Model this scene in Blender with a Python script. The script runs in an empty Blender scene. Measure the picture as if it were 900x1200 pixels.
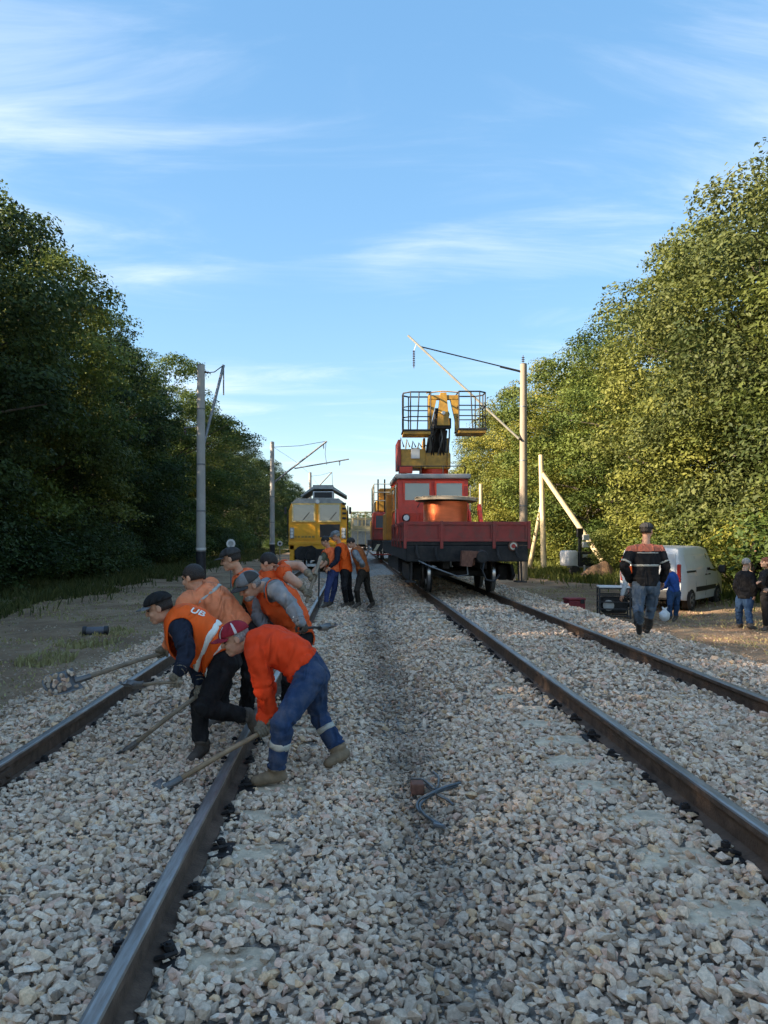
import bpy, bmesh, math, random
import numpy as np
from mathutils import Vector, Matrix, noise as mnoise

R = math.radians
scene = bpy.context.scene
COL = scene.collection

# ------------------------------------------------------------------ camera
FPX, VX, VY, CAMZ = 900.0, 411.0, 630.0, 1.57      # focal length and vanishing point on a 900 x 1200 frame
cam_d = bpy.data.cameras.new('camera')
cam = bpy.data.objects.new('camera', cam_d); COL.objects.link(cam)
cam.location = (0, 0, CAMZ); cam.rotation_euler = (R(90), 0, 0)
cam_d.sensor_fit = 'VERTICAL'; cam_d.sensor_height = 36.0; cam_d.lens = 36.0*FPX/1200
cam_d.shift_x = (450-VX)/1200; cam_d.shift_y = (VY-600)/1200
cam_d.clip_end = 6000
scene.camera = cam

# ------------------------------------------------------------------ sky and sun
SUN_BEHIND, SUN_EL = R(14), R(27.5)                  # sun low on the left, a little behind the camera
world = bpy.data.worlds.new('World'); scene.world = world; world.use_nodes = True
def build_world():
    nt = world.node_tree; nt.nodes.clear(); N = nt.nodes.new; L = nt.links.new
    out = N('ShaderNodeOutputWorld'); bg = N('ShaderNodeBackground')
    sky = N('ShaderNodeTexSky'); sky.sky_type = 'NISHITA'; sky.sun_disc = False
    sky.sun_elevation = SUN_EL
    sky.sun_rotation = math.atan2(-math.cos(SUN_BEHIND), -math.sin(SUN_BEHIND))
    sky.altitude = 100; sky.air_density = 1.0; sky.dust_density = 0.35; sky.ozone_density = 3.5
    bg.inputs['Strength'].default_value = 0.109
    gm = N('ShaderNodeGamma'); gm.inputs['Gamma'].default_value = 0.45; L(sky.outputs[0], gm.inputs['Color'])
    hsv = N('ShaderNodeHueSaturation'); hsv.inputs['Saturation'].default_value = 1.7; L(gm.outputs[0], hsv.inputs['Color'])
    # high thin cirrus: noise on a flat layer seen from below
    tc = N('ShaderNodeTexCoord'); sp = N('ShaderNodeSeparateXYZ'); L(tc.outputs['Generated'], sp.inputs[0])
    def m(op, a, b=None, c=None):
        n = N('ShaderNodeMath'); n.operation = op
        for i, v in enumerate((a, b, c)):
            if v is None: continue
            if isinstance(v, (int, float)): n.inputs[i].default_value = v
            else: L(v, n.inputs[i])
        return n.outputs[0]
    zz = m('ADD', m('MAXIMUM', sp.outputs[2], 0.0), 0.12)
    cx = m('DIVIDE', sp.outputs[0], zz); cy = m('DIVIDE', sp.outputs[1], zz)
    cb = N('ShaderNodeCombineXYZ'); L(cx, cb.inputs[0]); L(cy, cb.inputs[1])
    def noise(scale, sx, sy, rot, off, detail, rough, dist):
        mp = N('ShaderNodeMapping'); mp.inputs['Scale'].default_value = (sx, sy, 1)
        mp.inputs['Rotation'].default_value = (0, 0, rot); mp.inputs['Location'].default_value = off
        L(cb.outputs[0], mp.inputs[0])
        n = N('ShaderNodeTexNoise'); n.inputs['Scale'].default_value = scale
        n.inputs['Detail'].default_value = detail; n.inputs['Roughness'].default_value = rough
        n.inputs['Distortion'].default_value = dist
        L(mp.outputs[0], n.inputs[0]); return n.outputs['Fac']
    big = noise(0.75, 0.75, 1.25, R(20), (8.21, 18.87, 0), 3, 0.5, 0.3)
    fine = noise(1.7, 0.55, 1.7, R(14), (12.41, 16.36, 0), 9, 0.62, 0.9)
    ramp = N('ShaderNodeMapRange'); ramp.interpolation_type = 'SMOOTHSTEP'
    L(m('ADD', m('MULTIPLY', big, 0.62), m('MULTIPLY', fine, 0.50)), ramp.inputs[0])
    ramp.inputs[1].default_value = 0.51; ramp.inputs[2].default_value = 0.84
    ramp.inputs[3].default_value = 0.0; ramp.inputs[4].default_value = 0.78
    mix = N('ShaderNodeMix'); mix.data_type = 'RGBA'
    L(ramp.outputs[0], mix.inputs['Factor']); L(hsv.outputs[0], mix.inputs['A'])
    mix.inputs['B'].default_value = (2.25, 2.38, 2.55, 1)
    L(mix.outputs['Result'], bg.inputs['Color']); L(bg.outputs[0], out.inputs[0])
build_world()
sun_d = bpy.data.lights.new('sun', 'SUN'); sun = bpy.data.objects.new('sun', sun_d); COL.objects.link(sun)
sun_d.energy = 3.3; sun_d.angle = R(0.55); sun_d.color = (1.0, 0.83, 0.62)
to_sun = Vector((-math.cos(SUN_BEHIND)*math.cos(SUN_EL), -math.sin(SUN_BEHIND)*math.cos(SUN_EL), math.sin(SUN_EL)))
sun.rotation_euler = to_sun.to_track_quat('Z', 'Y').to_euler(); sun.location = to_sun*60

scene.view_settings.view_transform = 'Standard'; scene.view_settings.look = 'None'
scene.view_settings.exposure = 2.42; scene.view_settings.gamma = 1.0; scene.view_settings.use_curve_mapping = False
scene.render.engine = 'CYCLES'
cy = scene.cycles
cy.use_denoising = True; cy.max_bounces = 6; cy.diffuse_bounces = 3; cy.glossy_bounces = 3
cy.transmission_bounces = 4; cy.transparent_max_bounces = 6; cy.caustics_reflective = False; cy.caustics_refractive = False
cy.use_adaptive_sampling = True; cy.adaptive_threshold = 0.02; cy.sample_clamp_indirect = 6.0

# ------------------------------------------------------------------ helpers
def P(px, py, Y):
    """the point that the photograph shows at (px, py), Y metres down the line"""
    return Vector(((px-VX)*Y/FPX, Y, CAMZ-(py-VY)*Y/FPX))

def tag(o, label=None, cat=None, group=None, kind=None):
    if label: o['label'] = label
    if cat: o['category'] = cat
    if group: o['group'] = group
    if kind: o['kind'] = kind
    return o
def empty(name, loc=(0, 0, 0), rz=0.0):
    o = bpy.data.objects.new(name, None); COL.objects.link(o)
    o.location = loc; o.rotation_euler = (0, 0, rz); o.empty_display_size = 0.3
    return o
def obj(name, me, m=None, parent=None, loc=None, smooth=False):
    o = bpy.data.objects.new(name, me); COL.objects.link(o)
    if m is not None:
        if isinstance(m, (list, tuple)):
            for k in m: me.materials.append(k)
        elif not me.materials: me.materials.append(m)
    if parent is not None: o.parent = parent
    if loc is not None: o.location = loc
    if smooth: me.polygons.foreach_set('use_smooth', [True]*len(me.polygons))
    return o
def copy_tree(o, parent=None):
    c = o.copy(); COL.objects.link(c); c.parent = parent
    for ch in list(o.children): copy_tree(ch, c)
    return c

class MB:
    """collects shapes in a bmesh; build() links them as one mesh object"""
    def __init__(s): s.bm = bmesh.new()
    def box(s, x0, x1, y0, y1, z0, z1, bev=0.0, mat=None):
        vs = [s.bm.verts.new(v) for v in ((x0,y0,z0),(x1,y0,z0),(x1,y1,z0),(x0,y1,z0),(x0,y0,z1),(x1,y0,z1),(x1,y1,z1),(x0,y1,z1))]
        fs = [s.bm.faces.new([vs[i] for i in f]) for f in ((3,2,1,0),(4,5,6,7),(0,1,5,4),(1,2,6,5),(2,3,7,6),(3,0,4,7))]
        if mat is not None:
            for v in vs: v.co = mat @ v.co
        if bev > 0:
            es = list({e for f in fs for e in f.edges})
            bmesh.ops.bevel(s.bm, geom=es, offset=bev, segments=2, profile=0.5, affect='EDGES')
        return s
    def tube(s, pts, r, seg=10, caps=True, asp=None, lat=None):
        """tube through pts; r a number or list; asp/lat: flatten across lat"""
        pts = [Vector(p) for p in pts]; n = len(pts)
        rr = [r]*n if isinstance(r, (int, float)) else list(r)
        rings = []; prev = None
        for i, p in enumerate(pts):
            d = (pts[min(i+1, n-1)]-pts[max(i-1, 0)]).normalized()
            if prev is None:
                a = Vector((0, 0, 1)) if abs(d.z) < 0.9 else Vector((1, 0, 0))
                u = d.cross(a).normalized()
            else:
                u = (prev-d*prev.dot(d)).normalized()
            prev = u; v = d.cross(u)
            rings.append([s.bm.verts.new(p+(u*math.cos(2*math.pi*k/seg)+v*math.sin(2*math.pi*k/seg))*rr[i]) for k in range(seg)])
        for a, b in zip(rings, rings[1:]):
            for k in range(seg):
                s.bm.faces.new((a[k], a[(k+1) % seg], b[(k+1) % seg], b[k]))
        if caps:
            s.bm.faces.new(rings[0][::-1]); s.bm.faces.new(rings[-1])
        return s
    def cyl(s, p0, p1, r, seg=20): return s.tube([p0, p1], r, seg)
    def bar(s, p0, p1, w, h=None):
        """square bar from p0 to p1"""
        p0, p1 = Vector(p0), Vector(p1); h = h or w
        d = (p1-p0).normalized(); a = Vector((0, 0, 1)) if abs(d.z) < 0.95 else Vector((0, 1, 0))
        u = d.cross(a).normalized()*w/2; v = u.normalized().cross(d)*h/2
        r0 = [s.bm.verts.new(p0+q) for q in (u+v, -u+v, -u-v, u-v)]; r1 = [s.bm.verts.new(p1+q) for q in (u+v, -u+v, -u-v, u-v)]
        for k in range(4): s.bm.faces.new((r0[k], r0[(k+1) % 4], r1[(k+1) % 4], r1[k]))
        s.bm.faces.new(r0[::-1]); s.bm.faces.new(r1); return s
    def prism(s, poly, y0, y1, axis='y'):
        """polygon (a, b) extruded along an axis"""
        def v(a, b, t): return {'y': (a, t, b), 'x': (t, a, b), 'z': (a, b, t)}[axis]
        A = [s.bm.verts.new(v(a, b, y0)) for a, b in poly]; B = [s.bm.verts.new(v(a, b, y1)) for a, b in poly]
        n = len(poly)
        for k in range(n): s.bm.faces.new((A[k], A[(k+1) % n], B[(k+1) % n], B[k]))
        s.bm.faces.new(A[::-1]); s.bm.faces.new(B); return s
    def lathe(s, prof, c=(0, 0, 0), axis='z', seg=24):
        """profile [(r, h)] turned about an axis through c"""
        c = Vector(c); rings = []
        for r, h in prof:
            ring = []
            for k in range(seg):
                a = 2*math.pi*k/seg; q = {'z': (r*math.cos(a), r*math.sin(a), h), 'y': (r*math.cos(a), h, r*math.sin(a)), 'x': (h, r*math.cos(a), r*math.sin(a))}[axis]
                ring.append(s.bm.verts.new(c+Vector(q)))
            rings.append(ring)
        for a, b in zip(rings, rings[1:]):
            for k in range(seg): s.bm.faces.new((a[k], a[(k+1) % seg], b[(k+1) % seg], b[k]))
        s.bm.faces.new(rings[0][::-1]); s.bm.faces.new(rings[-1]); return s
    def ball(s, c, r, sub=2, sc=(1, 1, 1), rot=None):
        m = Matrix.Translation(Vector(c)) @ (rot.to_4x4() if rot is not None else Matrix()) @ Matrix.Diagonal((r*sc[0], r*sc[1], r*sc[2], 1))
        bmesh.ops.create_icosphere(s.bm, subdivisions=sub, radius=1, matrix=m); return s
    def mesh(s, name):
        bmesh.ops.recalc_face_normals(s.bm, faces=s.bm.faces[:])
        me = bpy.data.meshes.new(name); s.bm.to_mesh(me); s.bm.free(); return me
    def build(s, name, m=None, parent=None, loc=None, smooth=False, auto=None):
        o = obj(name, s.mesh(name), m, parent, loc, smooth or auto is not None)
        if auto is not None:
            try: o.data.set_sharp_from_angle(angle=R(auto))
            except Exception: pass
        return o

# ------------------------------------------------------------------ materials
MATS = {}
def mat(name, c, rough=0.6, metal=0.0, var=0.15, vs=6.0, c2=None, bump=0.0, bs=40.0, spec=0.5, dirt=None, dirt_s=2.0, dirt_amt=0.5, coat=0.0, stretch=(1, 1, 1)):
    """surface with noise-mottled colour, optional dirt patches and fine relief"""
    if name in MATS: return MATS[name]
    m = bpy.data.materials.new(name); m.use_nodes = True; nt = m.node_tree; N = nt.nodes.new; L = nt.links.new
    b = nt.nodes['Principled BSDF']; b.inputs['Roughness'].default_value = rough; b.inputs['Metallic'].default_value = metal
    b.inputs['Specular IOR Level'].default_value = spec; b.inputs['Coat Weight'].default_value = coat
    tc = N('ShaderNodeTexCoord'); mp = N('ShaderNodeMapping'); mp.inputs['Scale'].default_value = stretch
    L(tc.outputs['Object'], mp.inputs[0])
    n = N('ShaderNodeTexNoise'); n.inputs['Scale'].default_value = vs; n.inputs['Detail'].default_value = 6; n.inputs['Roughness'].default_value = 0.6
    L(mp.outputs[0], n.inputs[0])
    a = c2 if c2 else tuple(x*(1-var) for x in c); bb = c if c2 else tuple(min(1, x*(1+var)) for x in c)
    r = N('ShaderNodeValToRGB'); r.color_ramp.elements[0].position = 0.35; r.color_ramp.elements[1].position = 0.65
    r.color_ramp.elements[0].color = (*a, 1); r.color_ramp.elements[1].color = (*bb, 1)
    L(n.outputs['Fac'], r.inputs[0]); col = r.outputs[0]
    if dirt:
        d = N('ShaderNodeTexNoise'); d.inputs['Scale'].default_value = dirt_s; d.inputs['Detail'].default_value = 8; d.inputs['Roughness'].default_value = 0.7
        L(mp.outputs[0], d.inputs[0]); rm = N('ShaderNodeMapRange'); L(d.outputs['Fac'], rm.inputs[0])
        rm.inputs[1].default_value = 0.45; rm.inputs[2].default_value = 0.68; rm.inputs[4].default_value = dirt_amt
        mx = N('ShaderNodeMix'); mx.data_type = 'RGBA'; L(rm.outputs[0], mx.inputs['Factor']); L(col, mx.inputs['A']); mx.inputs['B'].default_value = (*dirt, 1)
        col = mx.outputs['Result']
    L(col, b.inputs['Base Color'])
    if bump > 0:
        k = N('ShaderNodeTexNoise'); k.inputs['Scale'].default_value = bs; k.inputs['Detail'].default_value = 5
        L(mp.outputs[0], k.inputs[0]); bu = N('ShaderNodeBump'); bu.inputs['Strength'].default_value = bump; bu.inputs['Distance'].default_value = 0.02
        L(k.outputs['Fac'], bu.inputs['Height']); L(bu.outputs[0], b.inputs['Normal'])
    MATS[name] = m; return m
def leaf_mat(name, c_dark, c_light, trans=0.3, rough=0.55):
    """leaf surface: colour from the per-leaf tint, a little light passing through"""
    m = bpy.data.materials.new(name); m.use_nodes = True; nt = m.node_tree; N = nt.nodes.new; L = nt.links.new
    b = nt.nodes['Principled BSDF']; b.inputs['Roughness'].default_value = rough; b.inputs['Specular IOR Level'].default_value = 0.2
    at = N('ShaderNodeAttribute'); at.attribute_name = 'tint'
    oi = N('ShaderNodeObjectInfo')
    mx = N('ShaderNodeMix'); mx.data_type = 'RGBA'; L(at.outputs['Fac'], mx.inputs['Factor'])
    mx.inputs['A'].default_value = (*c_dark, 1); mx.inputs['B'].default_value = (*c_light, 1)
    hs = N('ShaderNodeHueSaturation'); L(mx.outputs['Result'], hs.inputs['Color'])
    mr = N('ShaderNodeMapRange'); L(oi.outputs['Random'], mr.inputs[0]); mr.inputs[3].default_value = 0.75; mr.inputs[4].default_value = 1.2
    L(mr.outputs[0], hs.inputs['Value'])
    mh = N('ShaderNodeMapRange'); L(oi.outputs['Random'], mh.inputs[0]); mh.inputs[3].default_value = 0.515; mh.inputs[4].default_value = 0.485
    L(mh.outputs[0], hs.inputs['Hue'])
    L(hs.outputs[0], b.inputs['Base Color'])
    t = N('ShaderNodeBsdfTranslucent'); L(hs.outputs[0], t.inputs['Color'])
    ms = N('ShaderNodeMixShader'); ms.inputs[0].default_value = trans
    L(b.outputs[0], ms.inputs[1]); L(t.outputs[0], ms.inputs[2]); L(ms.outputs[0], nt.nodes['Material Output'].inputs['Surface'])
    return m
def np_mesh(name, V, F, tint=None, col=None, colname='stone_col'):
    """mesh from numpy verts and equal-size faces; per-vertex tint or colour"""
    me = bpy.data.meshes.new(name); nv, nf, k = len(V), len(F), F.shape[1]
    me.vertices.add(nv); me.vertices.foreach_set('co', np.ascontiguousarray(V, dtype=np.float32).ravel())
    me.loops.add(nf*k); me.loops.foreach_set('vertex_index', np.ascontiguousarray(F, dtype=np.int32).ravel())
    me.polygons.add(nf); me.polygons.foreach_set('loop_start', np.arange(0, nf*k, k, dtype=np.int32))
    try: me.polygons.foreach_set('loop_total', np.full(nf, k, dtype=np.int32))
    except Exception: pass
    if tint is not None:
        a = me.attributes.new('tint', 'FLOAT', 'POINT'); a.data.foreach_set('value', np.ascontiguousarray(tint, dtype=np.float32))
    if col is not None:
        a = me.attributes.new(colname, 'FLOAT_COLOR', 'POINT')
        a.data.foreach_set('color', np.ascontiguousarray(np.c_[col, np.ones(len(col))], dtype=np.float32).ravel())
    me.polygons.foreach_set('use_smooth', np.zeros(nf, dtype=bool))
    me.update(calc_edges=True); me.validate(); return me
# ------------------------------------------------------------------ ground, ballast bed, tracks
RG = np.random.default_rng(7)
XL, XR = -1.65, 2.755                 # centre lines of the two tracks
ZL, ZR = 0.0, 0.20                    # rail-top heights
HG = 0.797                            # half the distance between rail centres
def smooth_noise(x, y, s, seed=0):
    """cheap value noise on arrays"""
    x = np.asarray(x)/s+seed*17.3; y = np.asarray(y)/s+seed*9.1
    xi, yi = np.floor(x), np.floor(y); fx, fy = x-xi, y-yi
    fx = fx*fx*(3-2*fx); fy = fy*fy*(3-2*fy)
    def h(a, b): return np.modf(np.abs(np.sin(a*127.1+b*311.7)*43758.5453))[0]
    return (h(xi, yi)*(1-fx)+h(xi+1, yi)*fx)*(1-fy)+(h(xi, yi+1)*(1-fx)+h(xi+1, yi+1)*fx)*fy
def bed_z(x, y):
    """surface of the ballast across the two tracks"""
    xs = [-4.4, -3.95, -3.25, -3.0, -2.6, -2.3, -1.65, -1.0, -0.70, -0.42, -0.1, 0.35, 0.65, 1.0, 1.35, 1.75, 2.1, 2.755, 3.4, 3.75, 4.15, 4.9, 5.5, 6.1, 6.6]
    zs = [-0.55, -0.45, -0.26, -0.20, -0.185, -0.16, -0.135, -0.15, -0.195, -0.185, -0.14, -0.225, -0.19, -0.06, 0.0, 0.01, 0.04, 0.065, 0.05, 0.02, 0.04, 0.03, -0.22, -0.52, -0.66]
    z = np.interp(x, xs, zs)
    return z+(smooth_noise(x, y, 0.5, 1)-0.5)*0.05+(smooth_noise(x, y, 1.7, 2)-0.5)*0.06*(np.abs(np.asarray(x)-0.4) < 1.2)
def ground_z(x, y):
    x = np.asarray(x, dtype=float); y = np.asarray(y, dtype=float)
    z = np.interp(x, [-60, -20, -14, -9, -3.6, -3.0, 5.4, 6.0, 9, 14, 20, 60], [0.6, 0.0, -0.25, -0.40, -0.42, -0.75, -0.85, -0.53, -0.50, -0.42, -0.2, 0.6])
    bump = (smooth_noise(x, y, 0.9, 3)-0.5)*0.07+(smooth_noise(x, y, 3.1, 4)-0.5)*0.12+(smooth_noise(x, y, 0.35, 5)-0.5)*0.03
    return z+bump

def grid_mesh(name, xs, ys, fz):
    X, Y = np.meshgrid(xs, ys); V = np.c_[X.ravel(), Y.ravel(), fz(X, Y).ravel()]
    nx, ny = len(xs), len(ys); i = np.arange(nx*ny).reshape(ny, nx)
    F = np.c_[i[:-1, :-1].ravel(), i[:-1, 1:].ravel(), i[1:, 1:].ravel(), i[1:, :-1].ravel()]
    me = np_mesh(name, V, F); me.polygons.foreach_set('use_smooth', [True]*len(me.polygons)); return me

def ground_mat():
    m = bpy.data.materials.new('trampled_dirt'); m.use_nodes = True; nt = m.node_tree; N = nt.nodes.new; L = nt.links.new
    b = nt.nodes['Principled BSDF']; b.inputs['Roughness'].default_value = 0.95; b.inputs['Specular IOR Level'].default_value = 0.2
    tc = N('ShaderNodeTexCoord')
    def noise(s, d=6, r=0.6, sc=(1, 1, 1)):
        mp = N('ShaderNodeMapping'); mp.inputs['Scale'].default_value = sc; L(tc.outputs['Object'], mp.inputs[0])
        n = N('ShaderNodeTexNoise'); n.inputs['Scale'].default_value = s; n.inputs['Detail'].default_value = d; n.inputs['Roughness'].default_value = r
        L(mp.outputs[0], n.inputs[0]); return n.outputs['Fac']
    def ramp(f, e):
        r = N('ShaderNodeValToRGB'); cr = r.color_ramp
        while len(cr.elements) < len(e): cr.elements.new(0.5)
        for k, (p, c) in zip(cr.elements, e): k.position = p; k.color = (*c, 1)
        L(f, r.inputs[0]); return r.outputs[0]
    def mix(f, a, c):
        x = N('ShaderNodeMix'); x.data_type = 'RGBA'; L(f, x.inputs['Factor'])
        for s, v in (('A', a), ('B', c)):
            if isinstance(v, tuple): x.inputs[s].default_value = (*v, 1)
            else: L(v, x.inputs[s])
        return x.outputs['Result']
    def rng(f, a, c, lo=0.0, hi=1.0):
        r = N('ShaderNodeMapRange'); L(f, r.inputs[0]); r.inputs[1].default_value = a; r.inputs[2].default_value = c; r.inputs[3].default_value = lo; r.inputs[4].default_value = hi; return r.outputs[0]
    dirt = ramp(noise(0.55, 9, 0.68), [(0.30, (0.165, 0.10, 0.058)), (0.48, (0.275, 0.175, 0.105)), (0.62, (0.38, 0.255, 0.155)), (0.75, (0.50, 0.35, 0.225))])
    straw = mix(rng(noise(2.2, 8, 0.7, (1, 0.35, 1)), 0.50, 0.64, 0, 0.55), dirt, (0.34, 0.265, 0.155))
    grav = mix(rng(noise(14, 4, 0.7), 0.60, 0.68, 0, 0.6), straw, (0.42, 0.38, 0.33))
    # turf takes over away from the line
    sp = N('ShaderNodeSeparateXYZ'); L(tc.outputs['Object'], sp.inputs[0])
    ad = N('ShaderNodeMath'); ad.operation = 'ABSOLUTE'; sh = N('ShaderNodeMath'); sh.operation = 'SUBTRACT'; L(sp.outputs[0], sh.inputs[0]); sh.inputs[1].default_value = 1.0
    L(sh.outputs[0], ad.inputs[0]); wob = N('ShaderNodeMath'); wob.operation = 'MULTIPLY_ADD'; L(noise(0.5, 5), wob.inputs[0]); wob.inputs[1].default_value = 6.0; L(ad.outputs[0], wob.inputs[2])
    turf = mix(rng(wob.outputs[0], 13.6, 15.2), grav, ramp(noise(3, 8, 0.7), [(0.3, (0.035, 0.05, 0.015)), (0.7, (0.11, 0.13, 0.04))]))
    L(turf, b.inputs['Base Color'])
    bu = N('ShaderNodeBump'); bu.inputs['Strength'].default_value = 0.9; bu.inputs['Distance'].default_value = 0.06
    L(noise(9, 8, 0.75), bu.inputs['Height']); L(bu.outputs[0], b.inputs['Normal'])
    return m
xs = np.unique(np.concatenate([np.linspace(-1500, -60, 14), np.linspace(-60, -16, 24), np.linspace(-16, -3, 66), np.linspace(-3, 5.4, 8), np.linspace(5.4, 18, 70), np.linspace(18, 60, 24), np.linspace(60, 1500, 14)]))
ys = np.unique(np.concatenate([np.linspace(-200, -8, 12), np.linspace(-8, 4, 20), np.linspace(4, 45, 190), np.linspace(45, 120, 60), np.linspace(120, 3000, 30)]))
ground = obj('ground', grid_mesh('ground', xs, ys, ground_z), ground_mat()); tag(ground, kind='structure')

def gravel_mat():
    m = bpy.data.materials.new('packed_ballast'); m.use_nodes = True; nt = m.node_tree; N = nt.nodes.new; L = nt.links.new
    b = nt.nodes['Principled BSDF']; b.inputs['Roughness'].default_value = 0.9
    tc = N('ShaderNodeTexCoord'); v = N('ShaderNodeTexVoronoi'); v.inputs['Scale'].default_value = 27; L(tc.outputs['Object'], v.inputs[0])
    r = N('ShaderNodeValToRGB'); e = r.color_ramp.elements; e[0].color = (0.19, 0.165, 0.14, 1); e[1].color = (0.56, 0.50, 0.43, 1)
    s = N('ShaderNodeSeparateColor'); L(v.outputs['Color'], s.inputs[0]); L(s.outputs[0], r.inputs[0])
    L(r.outputs[0], b.inputs['Base Color'])
    bu = N('ShaderNodeBump'); bu.inputs['Strength'].default_value = 1.0; bu.inputs['Distance'].default_value = 0.05; bu.invert = True
    L(v.outputs['Distance'], bu.inputs['Height']); L(bu.outputs[0], b.inputs['Normal'])
    return m
bx = np.linspace(-4.4, 6.6, 90); by = np.unique(np.concatenate([np.linspace(-6, 30, 240), np.linspace(30, 420, 130)]))
ballast = obj('ballast_bed', grid_mesh('ballast_bed', bx, by, lambda x, y: bed_z(x, y)-0.020), gravel_mat()); tag(ballast, kind='structure')

# ---- crushed stones
def stone_mat(name, src):
    m = bpy.data.materials.new(name); m.use_nodes = True; nt = m.node_tree; N = nt.nodes.new; L = nt.links.new
    b = nt.nodes['Principled BSDF']; b.inputs['Roughness'].default_value = 0.85; b.inputs['Specular IOR Level'].default_value = 0.3
    if src == 'attr': c = N('ShaderNodeAttribute'); c.attribute_name = 'stone_col'; col = c.outputs['Color']
    else: c = N('ShaderNodeObjectInfo'); col = c.outputs['Color']
    ge = N('ShaderNodeNewGeometry')
    n = N('ShaderNodeTexNoise'); n.inputs['Scale'].default_value = 55; n.inputs['Detail'].default_value = 6; n.inputs['Roughness'].default_value = 0.72; L(ge.outputs['Position'], n.inputs[0])
    mr = N('ShaderNodeMapRange'); L(n.outputs['Fac'], mr.inputs[0]); mr.inputs[1].default_value = 0.3; mr.inputs[2].default_value = 0.7; mr.inputs[3].default_value = 0.68; mr.inputs[4].default_value = 1.28
    mx = N('ShaderNodeMix'); mx.data_type = 'RGBA'; mx.blend_type = 'MULTIPLY'; mx.inputs['Factor'].default_value = 1; L(col, mx.inputs['A']); L(mr.outputs[0], mx.inputs['B'])
    L(mx.outputs['Result'], b.inputs['Base Color'])
    n2 = N('ShaderNodeTexNoise'); n2.inputs['Scale'].default_value = 90; n2.inputs['Detail'].default_value = 4; L(ge.outputs['Position'], n2.inputs[0])
    bu = N('ShaderNodeBump'); bu.inputs['Strength'].default_value = 0.5; bu.inputs['Distance'].default_value = 0.006; L(n2.outputs['Fac'], bu.inputs['Height']); L(bu.outputs[0], b.inputs['Normal'])
    return m
M_STONE, M_STONE1 = stone_mat('crushed_granite', 'attr'), stone_mat('crushed_granite_single', 'obj')
def stone_proto(npt, seed):
    r = random.Random(seed); bm = bmesh.new(); sx, sy, sz = r.uniform(0.9, 1.45), r.uniform(0.75, 1.1), r.uniform(0.5, 0.9)
    for i in range(npt):
        v = Vector((r.gauss(0, 1), r.gauss(0, 1), r.gauss(0, 1))).normalized()
        p = 0.8; v = Vector([math.copysign(abs(c)**p, c) for c in v]); v = v/v.length**0.55
        v *= r.uniform(0.86, 1.05); bm.verts.new((v.x*sx, v.y*sy, v.z*sz))
    res = bmesh.ops.convex_hull(bm, input=bm.verts[:])
    bmesh.ops.delete(bm, geom=[v for v in bm.verts if not v.link_faces], context='VERTS')
    bmesh.ops.recalc_face_normals(bm, faces=bm.faces[:]); bmesh.ops.triangulate(bm, faces=bm.faces[:])
    bm.verts.index_update()
    V = np.array([v.co[:] for v in bm.verts]); F = np.array([[v.index for v in f.verts] for f in bm.faces]); bm.free(); return V, F
PROTO = {'near': [stone_proto(13, 100+i) for i in range(24)], 'mid': [stone_proto(9, 200+i) for i in range(16)], 'far': [stone_proto(7, 300+i) for i in range(10)]}
PAL = np.array([(0.33, 0.32, 0.31), (0.27, 0.265, 0.26), (0.38, 0.37, 0.355), (0.31, 0.275, 0.26), (0.29, 0.30, 0.31), (0.34, 0.30, 0.245), (0.24, 0.225, 0.22), (0.44, 0.43, 0.41), (0.37, 0.315, 0.245), (0.31, 0.255, 0.245)])
PAL = PAL*1.72*np.array([1.29, 1.0, 0.75])
PW = np.array([22, 20, 16, 10, 12, 6, 12, 6, 3, 6], dtype=float); PW /= PW.sum()
def rand_rot(n):
    q = RG.normal(size=(n, 4)); q /= np.linalg.norm(q, axis=1)[:, None]; w, x, y, z = q.T
    return np.stack([1-2*(y*y+z*z), 2*(x*y-z*w), 2*(x*z+y*w), 2*(x*y+z*w), 1-2*(x*x+z*z), 2*(y*z-x*w), 2*(x*z-y*w), 2*(y*z+x*w), 1-2*(x*x+y*y)], 1).reshape(n, 3, 3)
def blocked(x, y, z, r):
    """keep stones out of the rails and off bare sleepers"""
    out = np.zeros(len(x), bool)
    for xc, zt in ((XL, ZL), (XR, ZR)):
        for s in (-1, 1):
            d = np.abs(x-(xc+s*HG)); out |= d < np.where(z > zt-0.17, 0.062, 0.085)+r*0.55
    return out
SLP = 0.545                                    # sleeper spacing
def sleeper_near(x, y):
    """0..1: how much a stone sits over a bare sleeper end"""
    k = np.zeros(len(x))
    for xc, sgn in ((XL, 1), (XR, -1), (XL, -1)):
        dx = sgn*(x-xc); on = (dx > 0.98) & (dx < 1.36)
        ph = np.abs(((y-0.2)/SLP) % 1.0-0.5)*SLP
        k = np.maximum(k, np.where(on & (ph < 0.12), 1.0, 0.0))
    return k
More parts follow.
